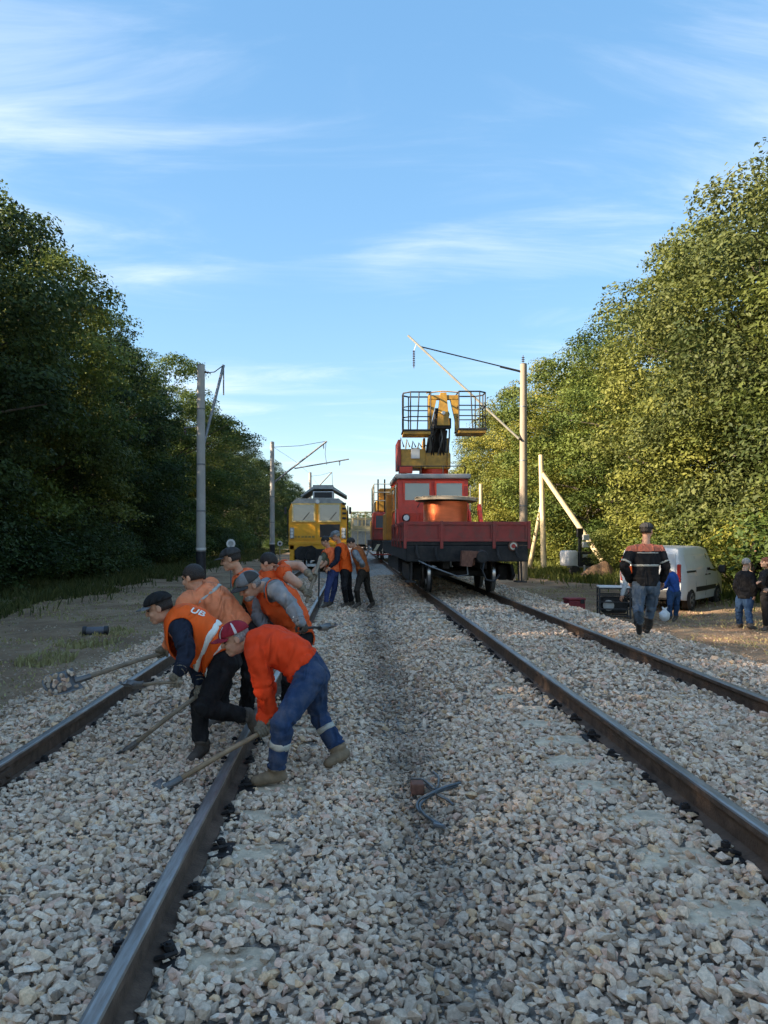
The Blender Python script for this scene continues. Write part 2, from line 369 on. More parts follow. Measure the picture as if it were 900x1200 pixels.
def scatter(y0, y1, pitch, layers, rr, wid_fn, keep=1.0):
    out = []
    for lay in range(layers):
        xs_ = np.arange(-4.35, 6.55, pitch); ys_ = np.arange(y0, y1, pitch)
        X, Y = np.meshgrid(xs_, ys_); X = X.ravel()+RG.uniform(-.5, .5, X.size)*pitch; Y = Y.ravel()+RG.uniform(-.5, .5, Y.size)*pitch
        lo, hi = wid_fn(Y); k = (X > lo) & (X < hi)
        X, Y = X[k], Y[k]; r = RG.uniform(rr[0]*.8, rr[1], len(X))*np.where(RG.random(len(X)) < 0.12, 1.4, 1.0)
        r = r*(1-0.10*np.exp(-((X-0.42)/0.26)**2))
        Z = bed_z(X, Y)+(r*0.15 if lay == 0 else r*RG.uniform(0.55, 1.05, len(X)))
        if lay > 0: k = RG.random(len(X)) < 0.68; X, Y, Z, r = X[k], Y[k], Z[k], r[k]
        b = blocked(X, Y, Z, r); b |= (sleeper_near(X, Y) > 0) & (RG.random(len(X)) < (0.83 if lay == 0 else 0.66))
        X, Y, Z, r = X[~b], Y[~b], Z[~b], r[~b]; out.append(np.c_[X, Y, Z, r])
    return np.concatenate(out)
def wid_view(m): return lambda Y: (np.maximum(-4.35, -0.47*Y-m), np.minimum(6.5, 0.56*Y+m))
S_near = scatter(2.0, 7.0, 0.040, 2, (0.0155, 0.030), wid_view(0.9))
S_mid = scatter(7.0, 14.0, 0.057, 2, (0.023, 0.039), wid_view(0.9))
S_far = scatter(14.0, 32.0, 0.094, 1, (0.037, 0.061), lambda Y: (np.full(len(Y), -4.4), np.full(len(Y), 6.5)))
def stone_cols(S):
    n = len(S); c = PAL[RG.choice(len(PAL), n, p=PW)]*np.exp(RG.normal(0.04, 0.22, n))[:, None]; c = c/np.maximum(1, c.max(1)/0.78)[:, None]
    dirty = np.exp(-((S[:, 0]-0.42-0.12*(smooth_noise(S[:, 1], S[:, 1]*0, 1.3, 6)-0.5))/0.24)**2)*(0.45+0.5*smooth_noise(S[:, 0], S[:, 1], 0.6, 8))
    c = c*(1-0.58*dirty)[:, None]
    edge = np.clip((np.abs(S[:, 0]-0.9)-4.2)/0.8, 0, 1)*0.25
    return c*(1-edge)[:, None]
def stones_mesh(name, sets):
    Vs, Fs, Cs, off = [], [], [], 0
    for S, key, C in sets:
        pr = PROTO[key]; pick = RG.integers(0, len(pr), len(S)); rot = rand_rot(len(S))
        # stones tend to lie flat
        for k, (V, F) in enumerate(pr):
            idx = np.nonzero(pick == k)[0]
            if not len(idx): continue
            sc = S[idx, 3][:, None]*RG.uniform(0.85, 1.2, (len(idx), 3))
            W = np.einsum('nij,nvj->nvi', rot[idx], V[None]*sc[:, None, :]); W[:, :, 2] *= 0.8; W += S[idx, None, :3]
            Vs.append(W.reshape(-1, 3)); Fs.append((F[None]+np.arange(len(idx))[:, None, None]*len(V)+off).reshape(-1, 3))
            Cs.append(np.repeat(C[idx], len(V), 0)); off += len(idx)*len(V)
    return np_mesh(name, np.concatenate(Vs), np.concatenate(Fs), col=np.concatenate(Cs))
C_near = stone_cols(S_near)
# the 300 stones that show largest are single objects
px_x = VX+FPX*S_near[:, 0]/S_near[:, 1]; px_y = VY+FPX*(CAMZ-S_near[:, 2])/S_near[:, 1]
size = S_near[:, 3]/S_near[:, 1]; size[(px_x < 8) | (px_x > 892) | (px_y > 1192)] = 0
order = np.argsort(-size); big, rest = order[:300], order[300:]
single = []
for i, (V, F) in enumerate(PROTO['near']):
    me = np_mesh('stone', V, F); me.materials.append(M_STONE1); single.append(me)
for i in big:
    o = bpy.data.objects.new('stone', single[int(RG.integers(len(single)))]); COL.objects.link(o); o.parent = ballast
    o.location = S_near[i, :3]; s = float(S_near[i, 3]); o.scale = (s*RG.uniform(.85, 1.2), s*RG.uniform(.85, 1.2), s*RG.uniform(.7, 1.0))
    o.rotation_euler = (RG.uniform(-.5, .5), RG.uniform(-.5, .5), RG.uniform(0, 6.28)); o.color = (*C_near[i], 1)
st = obj('loose_stones', stones_mesh('loose_stones', [(S_near[rest], 'near', C_near[rest]), (S_mid, 'mid', stone_cols(S_mid)), (S_far, 'far', stone_cols(S_far))]), M_STONE, ballast)
tag(st, kind='stuff')

# ---- tracks: rails, sleepers, clips
M_RAILTOP = mat('polished_rail', (0.36, 0.33, 0.31), 0.42, 0.85, 0.25, 3, dirt=(0.16, 0.10, 0.07), dirt_s=5, dirt_amt=0.6, stretch=(6, 0.6, 1))
M_RAIL = mat('rusty_rail', (0.12, 0.075, 0.050), 0.85, 0.1, 0.35, 9, bump=0.3, bs=70)
M_SLEEPER = mat('sleeper_concrete', (0.68, 0.53, 0.37), 0.95, 0, 0.2, 9, bump=0.7, bs=45, spec=0.15, dirt=(0.30, 0.26, 0.21), dirt_s=7, dirt_amt=0.7)
M_CLIP = mat('dark_clip_steel', (0.030, 0.024, 0.022), 0.7, 0.3, 0.3, 30)
PROF = [(-.075, -.18), (.075, -.18), (.075, -.168), (.012, -.148), (.010, -.06), (.012, -.05), (.0365, -.040), (.0365, -.012), (.031, -.003), (.018, 0), (-.018, 0), (-.031, -.003), (-.0365, -.012), (-.0365, -.040), (-.012, -.05), (-.010, -.06), (-.012, -.148), (-.075, -.168)]
def rail(parent, x, zt, y0, y1):
    m = MB(); bm = m.bm; ys_ = [y0, 0, 8, 20, 40, 90, y1]
    rings = [[bm.verts.new((a, y, b)) for a, b in PROF] for y in ys_]
    for A, B in zip(rings, rings[1:]):
        for k in range(len(PROF)): bm.faces.new((A[k], A[(k+1) % len(PROF)], B[(k+1) % len(PROF)], B[k]))
    bm.faces.new(rings[0][::-1]); bm.faces.new(rings[-1])
    me = m.mesh('rail'); me.materials.append(M_RAIL); me.materials.append(M_RAILTOP)
    for f in me.polygons:
        c = sum((Vector(me.vertices[i].co) for i in f.vertices), Vector())/len(f.vertices)
        if c.z > -0.008 and abs(c.x) < 0.034: f.material_index = 1
    return obj('rail', me, None, parent, (x, 0, zt))
def sleeper_proto():
    m = MB(); bm = m.bm; half = [(-1.35, .115, -.012), (-1.25, .14, 0), (-.55, .14, 0), (-.25, .125, -.035), (.25, .125, -.035), (.55, .14, 0), (1.25, .14, 0), (1.35, .115, -.012)]
    rings = []
    for x, w, z in half: rings.append([bm.verts.new(v) for v in ((x, -w-.015, -.2), (x, w+.015, -.2), (x, w-.01, z-.012), (x, w-.03, z), (x, -w+.03, z), (x, -w+.01, z-.012))])
    for A, B in zip(rings, rings[1:]):
        for k in range(6): bm.faces.new((A[k], B[k], B[(k+1) % 6], A[(k+1) % 6]))
    bm.faces.new(rings[0]); bm.faces.new(rings[-1][::-1]); return m.mesh('sleeper')
SL = sleeper_proto(); SL.materials.append(M_SLEEPER)
def clip_proto():
    m = MB(); m.box(-.17, .17, -.10, .10, -.006, .012, 0.004)
    for s in (-1, 1):
        m.tube([(s*.06, -.05, .03), (s*.10, -.06, .045), (s*.135, 0, .03), (s*.10, .06, .045), (s*.06, .05, .03)], .011, 6)
        m.tube([(s*.105, 0, .0), (s*.105, 0, .075)], .013, 6); m.lathe([(.024, .045), (.024, .066)], (s*.105, 0, 0), 'z', 6)
    return m.mesh('rail_clip')
CL = clip_proto(); CL.materials.append(M_CLIP)
def fishplate(parent, x, zt, y, side):
    m = MB(); m.prism([(side*.013, -.145), (side*.045, -.14), (side*.036, -.10), (side*.040, -.06), (side*.013, -.052)], -.4, .4)
    for k in range(6): m.lathe([(.017, 0), (.017, side*.03)], (side*.038, -.33+k*.132, -.10), 'x', 6)
    return m.build('joint_bar', M_RAIL, parent, (x, y, zt))
def make_track(xc, zt, label, y_end):
    t = tag(empty('railway_track', (0, 0, 0)), label, 'railway track', 'the two railway tracks')
    for s in (-1, 1): rail(t, xc+s*HG, zt, -4, y_end)
    k = 0; y = 0.2+SLP*0.5-2*SLP
    while y < 26:
        o = bpy.data.objects.new('sleeper', SL); COL.objects.link(o); o.parent = t
        o.location = (xc+RG.uniform(-.03, .03), y, zt-.188); o.rotation_euler = (0, 0, RG.uniform(-.012, .012))
        if y > 1.5 and y < 15:
            for s in (-1, 1):
                c = bpy.data.objects.new('rail_clip', CL); COL.objects.link(c); c.parent = o; c.location = (s*HG, 0, .004)
        y += SLP
    return t
t1 = make_track(XL, ZL, 'railway track with half buried sleepers where the bent workers dig', 320)
t2 = make_track(XR, ZR, 'railway track with brown rails leading under the red rail vehicle', 320)
fishplate(t1, XL-HG, ZL, 5.05, 1); fishplate(t2, XR+HG, ZR, 11.2, -1)
# ------------------------------------------------------------------ trees, bushes, grass
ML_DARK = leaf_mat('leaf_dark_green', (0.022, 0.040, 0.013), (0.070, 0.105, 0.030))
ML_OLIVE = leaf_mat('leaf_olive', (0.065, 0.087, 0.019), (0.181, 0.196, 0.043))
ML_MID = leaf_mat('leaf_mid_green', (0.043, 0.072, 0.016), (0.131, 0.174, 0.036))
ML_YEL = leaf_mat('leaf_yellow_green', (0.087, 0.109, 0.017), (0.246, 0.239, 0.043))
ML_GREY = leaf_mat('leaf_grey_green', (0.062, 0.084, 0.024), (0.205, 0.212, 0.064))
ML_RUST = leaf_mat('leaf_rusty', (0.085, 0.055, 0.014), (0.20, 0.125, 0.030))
M_BARK = mat('bark', (0.085, 0.068, 0.052), 0.95, 0, 0.4, 7, bump=0.8, bs=25, stretch=(1, 1, 0.25))
def leaves(pos, nrm, size, tint, rg, asp=1.55):
    n = len(pos); nrm = nrm/np.linalg.norm(nrm, axis=1)[:, None]
    a = rg.normal(size=(n, 3)); u = a-nrm*np.sum(a*nrm, 1)[:, None]; u /= np.linalg.norm(u, axis=1)[:, None]; v = np.cross(nrm, u)
    s = size[:, None]; L = s*asp
    V = np.stack([pos-u*L*.5, pos+v*s*.42-u*L*.05+nrm*s*.08, pos+u*L*.5, pos-v*s*.42-u*L*.05+nrm*s*.08], 1).reshape(-1, 3)
    return V, np.arange(n*4).reshape(n, 4), np.repeat(tint, 4)
def crown(name, seed, H, Rr, z0, nlobe, per, leaf, prof, lobe=(1.3, 2.1), ncl=13, droop=0.0, inner=0.18):
    """big lobes on the crown's outline, leaf clumps on each lobe, so that gaps between lobes stay dark"""
    rg = np.random.default_rng(seed); L = []; ph = rg.uniform(0, 6.28, 4); tries = 0
    while len(L) < nlobe and tries < 6000:
        tries += 1; t = rg.random(); th = rg.uniform(0, 6.28)
        rad = Rr*np.interp(t, *prof)*(1+0.20*math.sin(2*th+ph[0])+0.15*math.sin(3*th+ph[1]+4*t)); lr = rg.uniform(*lobe)*(0.62+0.45*np.interp(t, *prof))
        q = 1.0 if rg.random() > inner else rg.uniform(0.1, 0.5); r = max(0.0, rad*q-lr*0.55)*rg.uniform(0.8, 1.15)
        p = np.array([r*math.cos(th), r*math.sin(th), z0+lr*.4+t*(H-z0-lr)])
        if all(np.linalg.norm(p-c[:3]) > 0.80*(lr+c[3])*.72 for c in L): L.append(np.array([*p, lr, q]))
    Vs, Fs, Ts, off, cs = [], [], [], 0, []
    for c in L:
        lt = 0.22*rg.normal(); n = int(ncl*(c[3]/1.6)**2)+3
        for _ in range(n):
            d = rg.normal(size=3); d[2] = abs(d[2])*0.9 if rg.random() < .72 else d[2]; d[:2] += 0.5*c[:2]/max(1, np.hypot(*c[:2])); d /= np.linalg.norm(d)
            rc = rg.uniform(.34, .72); cc = c[:3]+d*c[3]*rg.uniform(.62, 1.02)*np.array([1, 1, .82]); cs.append((*cc, rc)); k = int(per*(rc/.5)**2)
            e = rg.normal(size=(k, 3)); e /= np.linalg.norm(e, axis=1)[:, None]; e[:, 2] = np.where((e[:, 2] < -.1) & (rg.random(k) < .6), -e[:, 2], e[:, 2])
            p = cc+e*(rc*(.35+.75*rg.random(k)**.6))[:, None]*np.array([1.15, 1.15, .7])
            if droop: p[:, 2] -= droop*rg.random(k)**2
            keep = p[:, 2] > .05; p, e = p[keep], e[keep]; k = len(p)
            nr = e*.5+d*.35+rg.normal(size=(k, 3))*.5+np.array([0, 0, .3])
            ti = np.clip(.45+lt+.16*rg.normal()+.18*rg.normal(size=k), 0, 1)
            V, F, T = leaves(p, nr, leaf*rg.uniform(.55, 1.35, k), ti, rg); Vs.append(V); Fs.append(F+off); Ts.append(T); off += len(V)
    return np_mesh(name, np.concatenate(Vs), np.concatenate(Fs), tint=np.concatenate(Ts)), np.array(cs)
def trunk_mesh(H, cs, r0, seed):
    rd = random.Random(seed); m = MB(); top = H*0.82; pts = []; rs = []
    bx_, by_ = rd.uniform(-.5, .5), rd.uniform(-.5, .5)
    for k in range(9):
        t = k/8; pts.append((bx_*math.sin(t*2.6), by_*math.sin(t*2.1), -0.4+t*(top+.4))); rs.append(r0*(1-0.88*t)*(1.25 if k == 0 else 1))
    m.tube(pts, rs, 9)
    idx = list(range(len(cs))); rd.shuffle(idx)
    for i in idx[:16]:
        c = cs[i]; zb = max(1.2, c[2]-rd.uniform(1.2, 3.0)); t = min(1, (zb+.4)/(top+.4)); b = Vector((bx_*math.sin(t*2.6), by_*math.sin(t*2.1), zb)); e = Vector(c[:3])
        r = r0*(1-0.88*t)*0.55; m.tube([b, b.lerp(e, .5)+Vector((0, 0, .2)), e], [r, r*.6, r*.2], 6)
    return m.mesh('trunk')
EGG = ([0, .12, .35, .6, .82, 1.0], [.55, .9, 1.0, .92, .66, .18])
COLUMN = ([0, .1, .3, .55, .8, 1.0], [.7, .95, 1.0, .9, .7, .25])
DOME = ([0, .2, .5, .75, 1.0], [.85, 1.0, .95, .75, .3])
TREES = {}
for key, seed, H, Rr, z0, ncl, per, leaf, prof, kw in (
        ('maple', 11, 14, 4.2, 0.9, 40, 88, 0.096, EGG, {}), ('oak', 12, 14, 4.8, 1.2, 40, 88, 0.10, DOME, {'lobe': (1.5, 2.3)}), ('tall', 13, 14, 3.5, 0.8, 38, 104, 0.090, COLUMN, {'lobe': (1.2, 1.9)}),
        ('willow', 14, 14, 4.0, 0.8, 42, 108, 0.085, EGG, {'droop': .8}), ('airy', 15, 14, 3.8, 2.0, 30, 100, 0.085, EGG, {'lobe': (1.0, 1.7)})):
    me, cs = crown('crown', seed, H, Rr, z0, ncl, per, leaf, prof, **kw); tm = trunk_mesh(H, cs, 0.24, seed); tm.materials.append(M_BARK); TREES[key] = (me, tm, H)
def tree(name, kind, x, y, h, ml, label, group, rz, w=1.0):
    me, tm, H = TREES[kind]
    if not me.materials: me.materials.append(ML_DARK)
    t = empty(name, (x, y, float(ground_z(x, y))-0.05), rz); s = h/H; t.scale = (s*w, s*w, s)
    co = obj('crown', me, None, t); co.material_slots[0].link = 'OBJECT'; co.material_slots[0].material = ml; obj('trunk', tm, None, t)
    return tag(t, label, 'tree', group)
rd = random.Random(5)
GL, GR = 'shaded trees of the wood along the digging side', 'sunlit trees of the wood behind the van'
LEFT_LBL = {28.0: 'dark tall feathery tree cut by the left picture edge', 33.0: 'dark broad tree second from the left edge with stepped crown', 38.5: 'dark tree with lit leaf tufts on top between feathery tree and first pole',
            44.0: 'dark rounded tree just left of the near concrete pole', 50.0: 'dark dense tree right behind the near concrete pole', 57.0: 'dark bushy tree between the two left concrete poles',
            65.0: 'dark tree directly left of the second concrete pole', 75.0: 'dark tree behind the second concrete pole'}
y = -8.0; lefts = []
while y < 26: lefts.append(y); y += 5.2
lefts += [28.0, 33.0, 38.5, 44.0, 50.0, 57.0, 65.0, 75.0, 86.0, 98.0, 111.0, 125.0, 140.0, 157.0, 176.0, 200.0, 228.0]
LK = ['tall', 'maple', 'oak', 'maple', 'airy', 'tall', 'oak']
for i, y in enumerate(lefts):
    if y in LEFT_LBL:
        kind = {28.0: 'willow', 33.0: 'maple', 38.5: 'tall', 44.0: 'oak', 50.0: 'maple', 57.0: 'tall', 65.0: 'oak', 75.0: 'maple'}[y]; h = {28.0: 16.4, 33.0: 17.2, 38.5: 16.8, 44.0: 15.0, 50.0: 17.0, 57.0: 15.6, 65.0: 17.6, 75.0: 16.4}[y]
        lbl = LEFT_LBL[y]
    else:
        kind = LK[i % len(LK)]; h = rd.uniform(15.2, 18.0) if y > 27 else 16.8 if y > 12 else 13.4; lbl = 'distant dark tree of the shaded row, %s one past the second concrete pole' % ['second', 'third', 'fourth', 'fifth', 'sixth', 'seventh', 'eighth', 'ninth', 'tenth'][[86.0, 98.0, 111.0, 125.0, 140.0, 157.0, 176.0, 200.0, 228.0].index(y)] if y > 80 else 'dark tree of the shaded row beside and behind the camera'  # row beside and behind the camera is unseen; heights set for its shade
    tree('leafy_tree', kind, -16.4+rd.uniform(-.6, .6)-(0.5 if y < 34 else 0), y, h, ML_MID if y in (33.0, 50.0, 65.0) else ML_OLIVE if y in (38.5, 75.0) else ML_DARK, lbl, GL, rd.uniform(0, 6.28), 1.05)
    # second rank behind; near ones are out of view, added to stop sun leaks
    if i % 2 == 0 or y < 27: tree('leafy_tree', LK[(i+3) % len(LK)], -22.0+rd.uniform(-1, 1), y+2.5, rd.uniform(14, 16) if y > 27 else 15.0, ML_DARK, 'dark tree of the rear rank through gaps of the shaded wood', GL, rd.uniform(0, 6.28), 1.15)
RIGHT = [(17.5, 22.0, 14.5, 'oak', ML_OLIVE, 'big olive tree cut by the right picture edge above the people'), (17.4, 27.2, 18.0, 'willow', ML_GREY, 'tallest pale olive tree with drooping twigs near the right edge'),
         (17.6, 32.5, 17.4, 'tall', ML_OLIVE, 'tall olive tree above the white van'), (17.2, 37.5, 17.0, 'maple', ML_OLIVE, 'dense olive tree right of the branched maple behind the van'),
         (17.6, 43.0, 15.6, 'airy', ML_MID, 'open green maple with bare limb showing in its crown'), (17.2, 49.0, 16.6, 'maple', ML_MID, 'dark green rounded tree behind the timber tripod'),
         (17.0, 56.0, 16.2, 'willow', ML_YEL, 'yellow green tree right of the tall concrete pole'), (17.3, 64.0, 16.6, 'oak', ML_YEL, 'yellowing tree showing beside the tall concrete pole'),
         (16.8, 73.0, 16.8, 'willow', ML_GREY, 'pale grey green tree behind the tall concrete pole'), (16.9, 84.0, 16.0, 'maple', ML_YEL, 'bright yellow green tree left of the tall concrete pole'),
         (16.8, 97.0, 13.4, 'tall', ML_OLIVE, 'olive tree behind the right basket of the lift')]
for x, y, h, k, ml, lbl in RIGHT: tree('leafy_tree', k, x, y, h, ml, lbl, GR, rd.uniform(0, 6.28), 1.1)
for i, y in enumerate((112, 128, 147, 168, 192, 220)):
    tree('leafy_tree', LK[i % len(LK)], 16.5, y, rd.uniform(12.5, 14), (ML_OLIVE, ML_YEL)[i % 2], 'distant sunlit tree of the right row, %s one past the lift baskets' % ['first', 'second', 'third', 'fourth', 'fifth', 'sixth'][i], GR, rd.uniform(0, 6.28), 1.15)
for i, (x, y) in enumerate(((24, 24), (23, 34), (24, 45), (23.5, 58), (24, 74), (23, 93))):
    tree('leafy_tree', LK[(i+2) % len(LK)], x, y, rd.uniform(12.5, 14.0), (ML_MID, ML_OLIVE)[i % 2], 'tree of the rear rank showing only through gaps of the sunlit wood', GR, rd.uniform(0, 6.28), 1.2)
for i in range(9):        # the line bends away: trees close the view far down the line
    tree('leafy_tree', LK[i % len(LK)], -12+i*3.4, 330+rd.uniform(-8, 8), rd.uniform(11, 14), ML_MID, 'tiny distant tree closing the view where the tracks vanish', 'trees where the tracks vanish', rd.uniform(0, 6.28), 1.3)
# ---- bushes at the wood's edge
BUSH = []
ORD = ['first', 'second', 'third', 'fourth', 'fifth', 'sixth', 'seventh', 'eighth', 'ninth', 'tenth', 'eleventh']
for s in range(3):
    me, cs = crown('foliage', 40+s, 2.6, 1.35, 0.1, 22, 75, 0.075, DOME, lobe=(.45, .8), ncl=26); m = MB(); r2 = random.Random(s)
    for k in range(7):
        c = cs[k]; m.tube([(r2.uniform(-.15, .15), r2.uniform(-.15, .15), -.1), (c[0]*.5, c[1]*.5, c[2]*.5), tuple(c[:3])], [.03, .022, .008], 5)
    sm = m.mesh('stem'); sm.materials.append(M_BARK); BUSH.append((me, sm))
def bush(x, y, h, ml, label, group, k=None):
    k = rd.randrange(3) if k is None else k; me, sm = BUSH[k]
    if not me.materials: me.materials.append(ML_DARK)
    t = empty('bush', (x, y, float(ground_z(x, y))-.05), rd.uniform(0, 6.28)); s = h/2.6; t.scale = (s*rd.uniform(1.0, 1.35), s*rd.uniform(1.0, 1.35), s)
    co = obj('foliage', me, None, t); co.material_slots[0].link = 'OBJECT'; co.material_slots[0].material = ml; obj('stem', sm, None, t); return tag(t, label, 'bush', group)
for i, y in enumerate([16, 20, 23.5, 27, 30.5, 34, 38, 42, 47, 52, 58, 65, 73, 82, 93, 106, 122, 140]):
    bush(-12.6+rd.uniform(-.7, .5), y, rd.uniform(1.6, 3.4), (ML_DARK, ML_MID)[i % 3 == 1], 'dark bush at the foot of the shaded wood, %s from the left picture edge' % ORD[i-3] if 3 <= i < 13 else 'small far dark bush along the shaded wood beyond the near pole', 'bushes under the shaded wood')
for i, y in enumerate([20, 23, 26, 29.5, 33, 37, 41, 46, 51, 57, 64, 72, 81, 92, 105, 120]):
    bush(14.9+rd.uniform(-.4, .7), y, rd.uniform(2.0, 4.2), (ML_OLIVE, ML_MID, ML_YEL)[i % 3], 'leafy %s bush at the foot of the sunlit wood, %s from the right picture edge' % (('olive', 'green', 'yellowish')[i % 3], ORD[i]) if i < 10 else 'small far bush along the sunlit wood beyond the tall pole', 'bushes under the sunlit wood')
# ---- grass strips and weeds
def grass(name, xa, xb, ya, yb, n, h, c_mat, seed, patch=0.5, edge=None):
    rg = np.random.default_rng(seed); u = rg.random(n); Y = ya+(yb-ya)*u**1.5; X = xa+(xb-xa)*rg.random(n)
    k = smooth_noise(X, Y, 1.3, seed)+0.5*smooth_noise(X, Y, 0.4, seed+1) > patch+0.25
    if edge: k &= edge(X, Y, rg)
    X, Y = X[k], Y[k]; n = len(X); Z = ground_z(X, Y)-0.02
    hh = h*rg.uniform(0.35, 1.25, n)*(0.6+0.8*smooth_noise(X, Y, 1.0, seed+2)); a = rg.uniform(0, 6.28, n); w = 0.008+0.012*rg.random(n)+Y*0.00030
    ln = hh*rg.uniform(0.1, 0.7, n); b = rg.uniform(0, 6.28, n)
    base = np.c_[X, Y, Z]; side = np.c_[np.cos(a)*w, np.sin(a)*w, 0*w]
    mid = base+np.c_[np.cos(b)*ln*.35, np.sin(b)*ln*.35, hh*.6]; tip = base+np.c_[np.cos(b)*ln, np.sin(b)*ln, hh]
    V = np.stack([base-side, base+side, mid+side*.8, tip, mid-side*.8], 1).reshape(-1, 3); F = np.arange(n*5).reshape(n, 5)
    ti = np.clip(rg.normal(0.5, 0.25, n), 0, 1)
    return obj(name, np_mesh(name, V, F, tint=np.repeat(ti, 5)), c_mat)
ML_GR1 = leaf_mat('grass_shade_green', (0.040, 0.055, 0.016), (0.125, 0.130, 0.040), 0.25)  # shaded and lit copies of one grass: light put into the greens
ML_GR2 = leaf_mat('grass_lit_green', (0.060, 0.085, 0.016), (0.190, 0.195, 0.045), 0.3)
ML_STRAW = leaf_mat('grass_straw', (0.26, 0.22, 0.09), (0.52, 0.45, 0.22), 0.2)
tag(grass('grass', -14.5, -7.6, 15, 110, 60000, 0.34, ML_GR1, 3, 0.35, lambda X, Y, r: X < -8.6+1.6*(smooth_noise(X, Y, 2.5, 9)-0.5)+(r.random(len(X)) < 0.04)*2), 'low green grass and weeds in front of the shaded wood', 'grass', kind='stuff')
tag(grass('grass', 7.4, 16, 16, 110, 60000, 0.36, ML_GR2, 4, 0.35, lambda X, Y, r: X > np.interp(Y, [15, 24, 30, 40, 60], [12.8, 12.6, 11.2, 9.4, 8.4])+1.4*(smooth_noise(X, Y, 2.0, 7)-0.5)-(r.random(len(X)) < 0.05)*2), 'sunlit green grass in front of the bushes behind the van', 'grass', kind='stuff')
def tuft_edge(X, Y, r): return ((X+4.95)**2/.7+(Y-15.0)**2/3.0 < 0.6) | ((X+5.0)**2/.4+(Y-12.6)**2/1.0 < 0.5)
tag(grass('dry_grass', -7, -4.4, 10, 18, 7000, 0.12, ML_STRAW, 6, 0.3, tuft_edge), 'pale dry grass patch on the bare dirt beside the shovel', 'grass', kind='stuff')

# ---- straw and small stones scattered on the bare dirt
tag(grass('dry_grass', -9.5, -3.9, 7, 30, 7000, 0.07, ML_STRAW, 21, 0.42), 'sparse dry straw scattered over the left dirt', 'straw', kind='stuff')
tag(grass('dry_grass', 6.0, 13.0, 11, 32, 9000, 0.07, ML_STRAW, 22, 0.42), 'sparse dry straw scattered over the right dirt', 'straw', kind='stuff')
def dirt_stones(n, seed):
    rg = np.random.default_rng(seed); out = []
    for xa, xb, ya, yb in ((-9.5, -3.7, 6, 30), (5.7, 12.5, 9, 28)):
        Y = ya+(yb-ya)*rg.random(n)**1.4; X = np.where(xa < 0, xb-(xb-xa)*rg.random(n)**2.2, xa+(xb-xa)*rg.random(n)**2.2)
        k = smooth_noise(X, Y, 1.1, seed) > 0.35; X, Y = X[k], Y[k]; r = rg.uniform(.010, .030, len(X)); out.append(np.c_[X, Y, ground_z(X, Y)+r*.3, r])
    return np.concatenate(out)
S_d = dirt_stones(5200, 31)
tag(obj('scattered_stones', stones_mesh('scattered_stones', [(S_d, 'far', stone_cols(S_d)*.85)]), M_STONE, ground), kind='stuff')
# ------------------------------------------------------------------ poles, timber, small things by the line
M_CONC = mat('pole_concrete', (0.32, 0.255, 0.185), 0.9, 0, 0.14, 2.5, bump=0.2, bs=50, dirt=(0.26, 0.23, 0.19), dirt_s=1.2, dirt_amt=0.5, stretch=(1, 1, 0.4))
M_CONC2 = mat('grey_pole_concrete', (0.42, 0.395, 0.36), 0.9, 0, 0.14, 2.5, bump=0.2, bs=50, dirt=(0.27, 0.25, 0.22), dirt_s=1.2, dirt_amt=0.5, stretch=(1, 1, 0.4))
M_STEEL = mat('galvanised_steel', (0.22, 0.23, 0.24), 0.55, 0.6, 0.2, 8)
M_DSTEEL = mat('dark_steel', (0.035, 0.035, 0.038), 0.6, 0.4, 0.3, 8)
M_PALE = mat('pale_painted_tube', (0.50, 0.47, 0.38), 0.6, 0.2, 0.15, 5)
M_WHITE = mat('white_paint', (0.72, 0.71, 0.68), 0.5, 0, 0.08, 5, dirt=(0.4, 0.37, 0.33), dirt_amt=0.4)
M_TIMBER = mat('fresh_timber', (0.62, 0.50, 0.30), 0.8, 0, 0.2, 6, bump=0.3, bs=30, stretch=(2, 2, 0.3))
M_INSUL = mat('insulator_glaze', (0.10, 0.05, 0.035), 0.2, 0, 0.1, 5)
def concrete_pole(px, y, ztop, r0, r1, label, band=None):
    x = (px-VX)*y/FPX; zb = float(ground_z(x, y)); t = empty('concrete_pole', (x, y, zb)); H = ztop-zb
    n = 8; MB().lathe([(r0+(r1-r0)*k/n, -0.3+(H+.3)*k/n) for k in range(n+1)], seg=20).build('shaft', M_CONC if px > 500 else M_CONC2, t, auto=40)
    MB().lathe([(r1*.9, H), (r1*.95, H+.02), (r1*.5, H+.05)], seg=14).build('top_cap', M_STEEL, t)
    for h in (H*.34, H*.55, H*.8):
        r = r0+(r1-r0)*h/H+.006; MB().lathe([(r, h), (r+.008, h+.005), (r+.008, h+.05), (r, h+.055)], seg=20).build('clamp_band', M_STEEL, t)
    if band:
        r = r0+.008; MB().lathe([(r, band), (r, band+.09)], seg=20).build('painted_band', M_WHITE, t)
        MB().lathe([(r, .05), (r-.004, band-.05)], seg=20).build('dark_foot', M_DSTEEL, t)
    return tag(t, label, 'pole', 'concrete poles along the line'), zb
def insulator(parent, p, d, n=4, r=.06):
    p, d = Vector(p), Vector(d).normalized(); m = MB(); m.cyl(p, p+d*(.09*n+.1), .018, 8)
    for k in range(n): q = p+d*(.07+.09*k); m.tube([q-d*.025, q-d*.005, q+d*.02], [r*.35, r, r*.5], 12)
    return m.build('insulator', M_INSUL, parent)
def cantilever(t, zb, a, b, tie, matl, r=.045, drop=None):
    """inclined bracket tube a->b with tie rod from pole top"""
    o = t.location; L_ = lambda p: Vector(p)-o
    MB().tube([L_(a), L_(b)], r, 8).build('bracket_tube', matl, t)
    if tie: MB().tube([L_(tie), L_(tie).lerp(L_(b), .5)-Vector((0, 0, .12)), L_(b)], .02, 6).build('tie_rod', M_DSTEEL, t)
    if drop:
        q = L_(b); insulator(t, q+(L_(a)-L_(b))*0.06-Vector((0, 0, .05)), (0, 0, -1), drop, .07)
